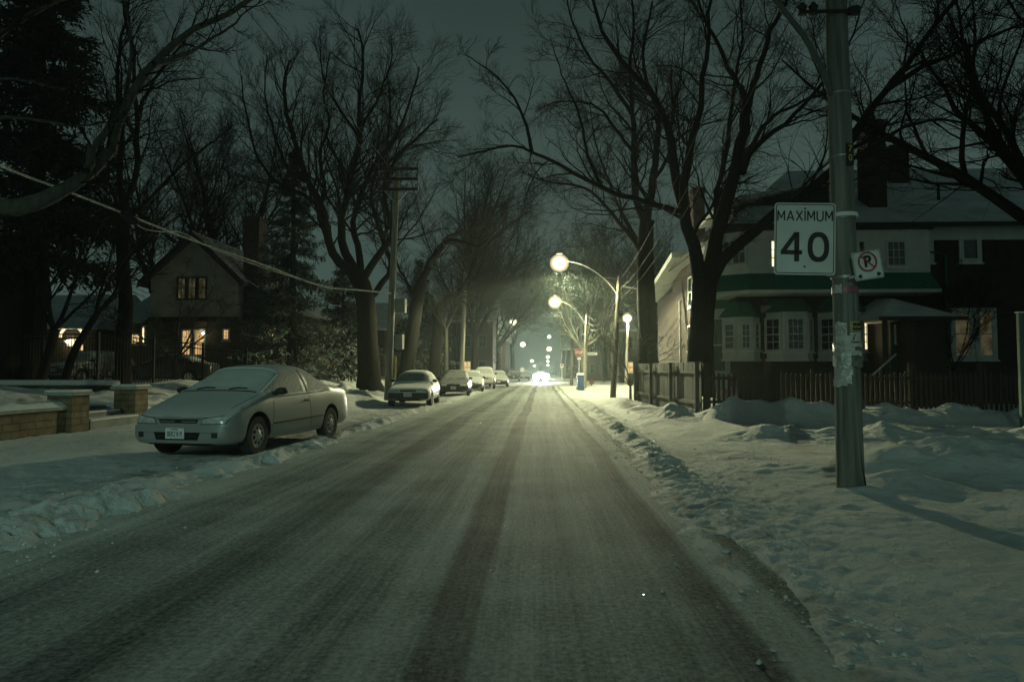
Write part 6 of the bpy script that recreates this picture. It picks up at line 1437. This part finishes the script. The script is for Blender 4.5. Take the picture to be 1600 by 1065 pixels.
cross_pole('distant pole with short double crossarms against the sky', P(787, 590, 120), P(787, 492, 120), [(.4, -1.6, 1.6), (1.4, -1.6, 1.6)], .18, False)
cross_pole('distant dark pole right of the far headlamps', P(893, 598, 66), P(894, 520, 66), [], .14, False, m=WOODD)

# ------------------------------------------------------------------ cables and wires
def wire(label, pts, r, m=WIRE, name='overhead_wire', group='overhead wires between the poles', cat='wire', n=5, twist=None):
    q = crom(pts, 24); o = MB().tube([Vector(p) for p in q], r, n).build(name, m, None, smooth=True); return tag(o, label, cat, group)
def sag(a, b, s, n=7):
    a = Vector(a); b = Vector(b); return [a.lerp(b, i / (n - 1)) - Vector((0, 0, s * 4 * (i / (n - 1)) * (1 - i / (n - 1)))) for i in range(n)]
cab = [P(-330, 110, 8), P(0, 259, 14), P(100, 297, 15.6), P(200, 336, 17.4), P(300, 375, 19.5), P(410, 413, 22), P(500, 446, 24.6), P(560, 453, 26.3), P(611, 458, 27.8)]
wire('thick frosty cable sagging from the upper left to the crossarm pole', cab, .030, CABLE, 'overhead_cable', None, 'cable', 8)
wire('thinner frosty strand lashed under the thick cable', [P(200, 338, 17.3), P(222, 356, 17.7), P(250, 362, 18.2), P(285, 364, 19), P(340, 392, 20.2), P(430, 424, 22.3), P(520, 452, 25)], .016, CABLE, 'overhead_cable', None, 'cable', 6)
sp = MB().tube([P(188, 330, 17.2), P(194, 335, 17.2), P(212, 347, 17.2), P(216, 350, 17.2)], [.03, .10, .10, .03], 10).build('splice_case', BPLAST, None, smooth=True); tag(sp, 'black splice case hanging on the frosty cable at the left', 'splice case')
lo = MB().tube([P(498, 448, 24.5), P(494, 458, 24.5), P(500, 468, 24.5), P(508, 462, 24.5), P(506, 452, 24.6)], .018, 6).build('cable_loop', CABLE, None, smooth=True); tag(lo, 'small loop of spare cable dangling under the frosty cable', 'cable loop')
for i, (dx, dz, lb) in enumerate([(-.78, 0.1, 'top left wire coming overhead to the crossarm pole'), (-.3, .1, 'second wire from the left coming overhead to the crossarm pole')]):
    a = Vector(t0) + Vector((dx, -.1, dz - .05)); wire(lb, sag(a, (a.x - .1, -12, a.z + 1.2), .6), .011)
for i, (dx, dz, lb) in enumerate([(.85, .1, 'outermost wire running on from the top crossarm down the street'), (.4, .1, 'inner wire running on from the top crossarm'), (.8, -.4, 'wire running on from the middle crossarm'), (.8, -.85, 'wire running on from the lowest crossarm, outer end'), (.3, -.85, 'wire running on from the lowest crossarm, inner end')]):
    a = Vector(t0) + Vector((dx, -.1, dz - .05)); b = Vector(t1_) + Vector((dx * .8, 0, -.2 + dz)); wire(lb, sag(a, b, .5), .013)
tp = Vector(P(968, 436, 36))
for i, (z0_, z1_, dx0, lb) in enumerate([(7.6, tp.z, 0, 'highest wire from the foreground pole to the leaning lamp pole'), (6.9, tp.z - .55, .1, 'middle wire from the foreground pole to the leaning lamp pole'), (6.3, tp.z - 1.0, .05, 'lowest wire from the foreground pole to the leaning lamp pole')]):
    a = axp(z0_) + Vector((dx0, .1, 0)); wire(lb, sag(a, (tp.x, 36, z1_), .7), .008)
tq = Vector(P(917, 492, 54))
for i, dz in enumerate((0, -.5, -.9)):
    wire(('top', 'middle', 'bottom')[i] + ' wire sagging between the leaning lamp pole and the second lamp pole', sag(tp + Vector((0, 0, -.4 + dz * .6)), tq + Vector((0, 0, dz)), .9), .022 if i else .014)
wire('service wire from the leaning lamp pole to the brick house', sag(tp + Vector((0, 0, -.3)), P(1090, 420, 30), .5), .012)

# ------------------------------------------------------------------ small things near the crossing
def post_sign(name, label, u, vtop, vbot, Y, cat, build):
    b = P(u, vbot, Y); b.z = max(b.z, -.1); zt = P(u, vtop, Y).z; t = empty(name, (b.x, b.y, 0), label=label, cat=cat)
    MB().box(-.03, .03, -.02, .02, -.1, zt + .0).build('post', GALV, t); build(t, zt); return t
def stop(t, zt):
    oc = [(.38 * math.cos(R(22.5 + 45 * k)), -.034, zt - .34 + .38 * math.sin(R(22.5 + 45 * k))) for k in range(8)]; MB().prism(oc, (0, .008, 0)).build('sign_plate', mat('stop_red', (.17, .03, .028), .6), t)
    oc2 = [(.345 * math.cos(R(22.5 + 45 * k)), -.0365, zt - .34 + .345 * math.sin(R(22.5 + 45 * k))) for k in range(8)]; n = 8
    MB().add([(x * 1.04, y, (z - zt + .34) * 1.04 + zt - .34) for x, y, z in oc2] + oc2, [(k, (k + 1) % n, n + (k + 1) % n, n + k) for k in range(n)]).build('border_line', SIGNW, t)
    text_mesh('sign_word', 'STOP', .30, SIGNW, t, (0, -.038, zt - .34), bold=.006, sx=.8)
    MB().box(-.15, .15, -.03, -.022, zt - .9, zt - .76).build('small_plate', SIGNW, t)
post_sign('stop_sign', 'red octagonal stop sign beside the second lamp pole', 905, 544, 606, 55, 'traffic sign', stop)
def street_name(t, zt):
    MB().box(.05, .95, -.012, .012, zt - .28, zt - .08).build('name_blade', SIGNW, t)
    b = MB()
    for i in range(7): b.box(.14 + i * .1, .20 + i * .1, -.015, -.0125, zt - .22, zt - .14)
    b.build('name_lettering', SIGNB, t)
post_sign('street_name_sign', 'white street name blade sticking out beside the second lamp pole', 915, 549, 606, 55.5, 'street sign', street_name)
def pk(t, zt): MB().box(-.16, .16, -.03, -.022, zt - .42, zt).build('sign_plate', SIGNW, t); MB().lathe([(.11, 0), (.11, .003), (.09, .003)], (0, -.034, zt - .16), 'Y', 16).build('ring', SIGNR, t)
post_sign('parking_sign', 'small white parking sign on a thin post right of the glaring headlamps', 878, 568, 600, 70, 'traffic sign', pk)
def rd(t, zt): MB().lathe([(.01, -.01), (.32, -.01), (.32, 0), (.01, 0)], (0, -.03, zt - .3), 'Y', 20).build('sign_plate', SIGNW, t)
post_sign('round_sign', 'pale round sign backs on a post left of the parked row', 771, 558, 596, 74, 'traffic sign', rd)
post_sign('round_sign', 'pale round sign on a post beyond the crossing left of the headlamps', 816, 574, 592, 95, 'traffic sign', rd)
BLUE = mat('blue_bin_plastic', (.02, .055, .12), .5, var=.15)
bn = G(907, 609, .08); bt = empty('recycling_bin', bn, label='tall blue bin standing at the corner below the stop sign', cat='bin')
MB().prism([(-.30, -.28, 0), (.30, -.28, 0), (.30, .28, 0), (-.30, .28, 0)], (0, 0, .95)).build('body', BLUE, bt, bevel=.03)
MB().prism([(-.34, -.34, .954), (.34, -.34, .954), (.34, .34, 1.02), (-.34, .34, 1.02)], (0, 0, .06)).build('lid', BLUE, bt, bevel=.01)
MB().prism([(-.32, -.32, 1.02), (.32, -.32, 1.02), (.32, .32, 1.085), (-.32, .32, 1.085)], (0, 0, .07)).build('snow_cap', SNOWM, bt, bevel=.02)
for s_ in (-1, 1):
    wq = MB().lathe([(.02, -.04), (.1, -.04), (.1, .04), (.02, .04)], (s_ * .33, .2, .1), 'X', 14).build('wheel', BPLAST, bt)
bt.scale = (.74, .74, 1.0)
yb = G(924, 603, .12); yt = empty('yard_sign', yb, label='small tilted brown diamond sign stuck in the snow right of the blue bin', cat='sign')
MB().prism([(0, 0, .02), (.28, 0, .32), (.05, 0, .62), (-.24, 0, .34)], (0, .03, 0)).build('board', mat('brown_board', (.16, .08, .04), .8), yt); MB().box(-.02, .02, .035, .06, -.1, .4).build('stake', TIMBER, yt)
# post at the right border
rp = P(1598, 640, 16); rt = empty('gate_post', (rp.x, rp.y, 0), label='pale green post cut by the right border of the picture', cat='post')
MB().box(-.05, .06, -.05, .05, -.1, P(1598, 489, 16).z).build('post', mat('pale_green_paint', (.10, .16, .13), .7, var=.2, scale=3), rt, bevel=.01); MB().box(-.07, .08, -.07, .07, P(1598, 489, 16).z + .004, P(1598, 489, 16).z + .03).build('cap', SNOWM, rt)
# ice grains that catch the lamps, and crumbs of ploughed snow along the kerbs
g = np.random.default_rng(77); N = 42000
yy = 3.6 * (30 / 3.6) ** g.random(N); xx = (g.random(N) * 1.9 - 1.05) * (yy * .85 + 1)
zz = np.maximum(ground_h(xx, yy), 0.0) + .004
nv = norm(np.stack([g.normal(0, .45, N), g.normal(0, .45, N), np.ones(N)], -1)); a = norm(np.cross(nv, np.array([.3, 1, .1]))); b = np.cross(nv, a); sz = (.0011 + .0009 * g.random(N))[:, None] * (1 + yy[:, None] * .06)
c = np.stack([xx, yy, zz], -1); V = np.stack([c - a * sz - b * sz, c + a * sz - b * sz, c + a * sz + b * sz, c - a * sz + b * sz], 1).reshape(-1, 3)
ic = np_mesh('ice_grains', V, np.arange(4 * N).reshape(-1, 4), mat('ice_glint', (.95, .96, .92), .12, 1.0, var=.02)); tag(ic, kind='stuff')
def crumbs(N, fx, fy, smin, smax, seed):
    g = np.random.default_rng(seed); y = fy(g.random(N)); x = fx(y, g); s = smin + (smax - smin) * g.random(N) ** 3
    z = np.maximum(ground_h(x, y), 0) + s * .25
    base = np.array([[1, 0, 0], [-1, 0, 0], [0, 1, 0], [0, -1, 0], [0, 0, 1], [0, 0, -1]], float); f = np.array([[0, 2, 4], [2, 1, 4], [1, 3, 4], [3, 0, 4], [2, 0, 5], [1, 2, 5], [3, 1, 5], [0, 3, 5]])
    v = base[None] * g.uniform(.6, 1.15, (N, 6, 1)) + g.normal(0, .18, (N, 6, 3)); an = g.uniform(0, 6.28, N); cs, sn = np.cos(an)[:, None], np.sin(an)[:, None]
    vx = v[..., 0] * cs - v[..., 1] * sn; vy = v[..., 0] * sn + v[..., 1] * cs; v = np.stack([vx, vy, v[..., 2] * .7], -1) * s[:, None, None] + np.stack([x, y, z], -1)[:, None]
    return v.reshape(-1, 3), (f[None] + (np.arange(N) * 6)[:, None, None]).reshape(-1, 3)
def two(a, b): o = len(a[0]); return np.concatenate([a[0], b[0]]), np.concatenate([a[1], b[1] + o])
A = crumbs(1800, lambda y, g: -4.25 + g.normal(0, .38, len(y)), lambda r: 4 * (45 / 4) ** r, .004, .022, 1)
B = crumbs(2200, lambda y, g: 1.66 + g.normal(0, .3, len(y)), lambda r: 3.2 * (50 / 3.2) ** r, .004, .024, 2)
C_ = crumbs(500, lambda y, g: -5.6 + g.normal(0, 1.0, len(y)), lambda r: 5 * (30 / 5) ** r, .004, .016, 3)
V, Fq = two(two(A, B), C_); cb_ = np_mesh('snow_crumbs', V, Fq, mat('dirty_snow_crumb', (.62, .65, .62), .85, var=.25, scale=7)); tag(cb_, kind='stuff')
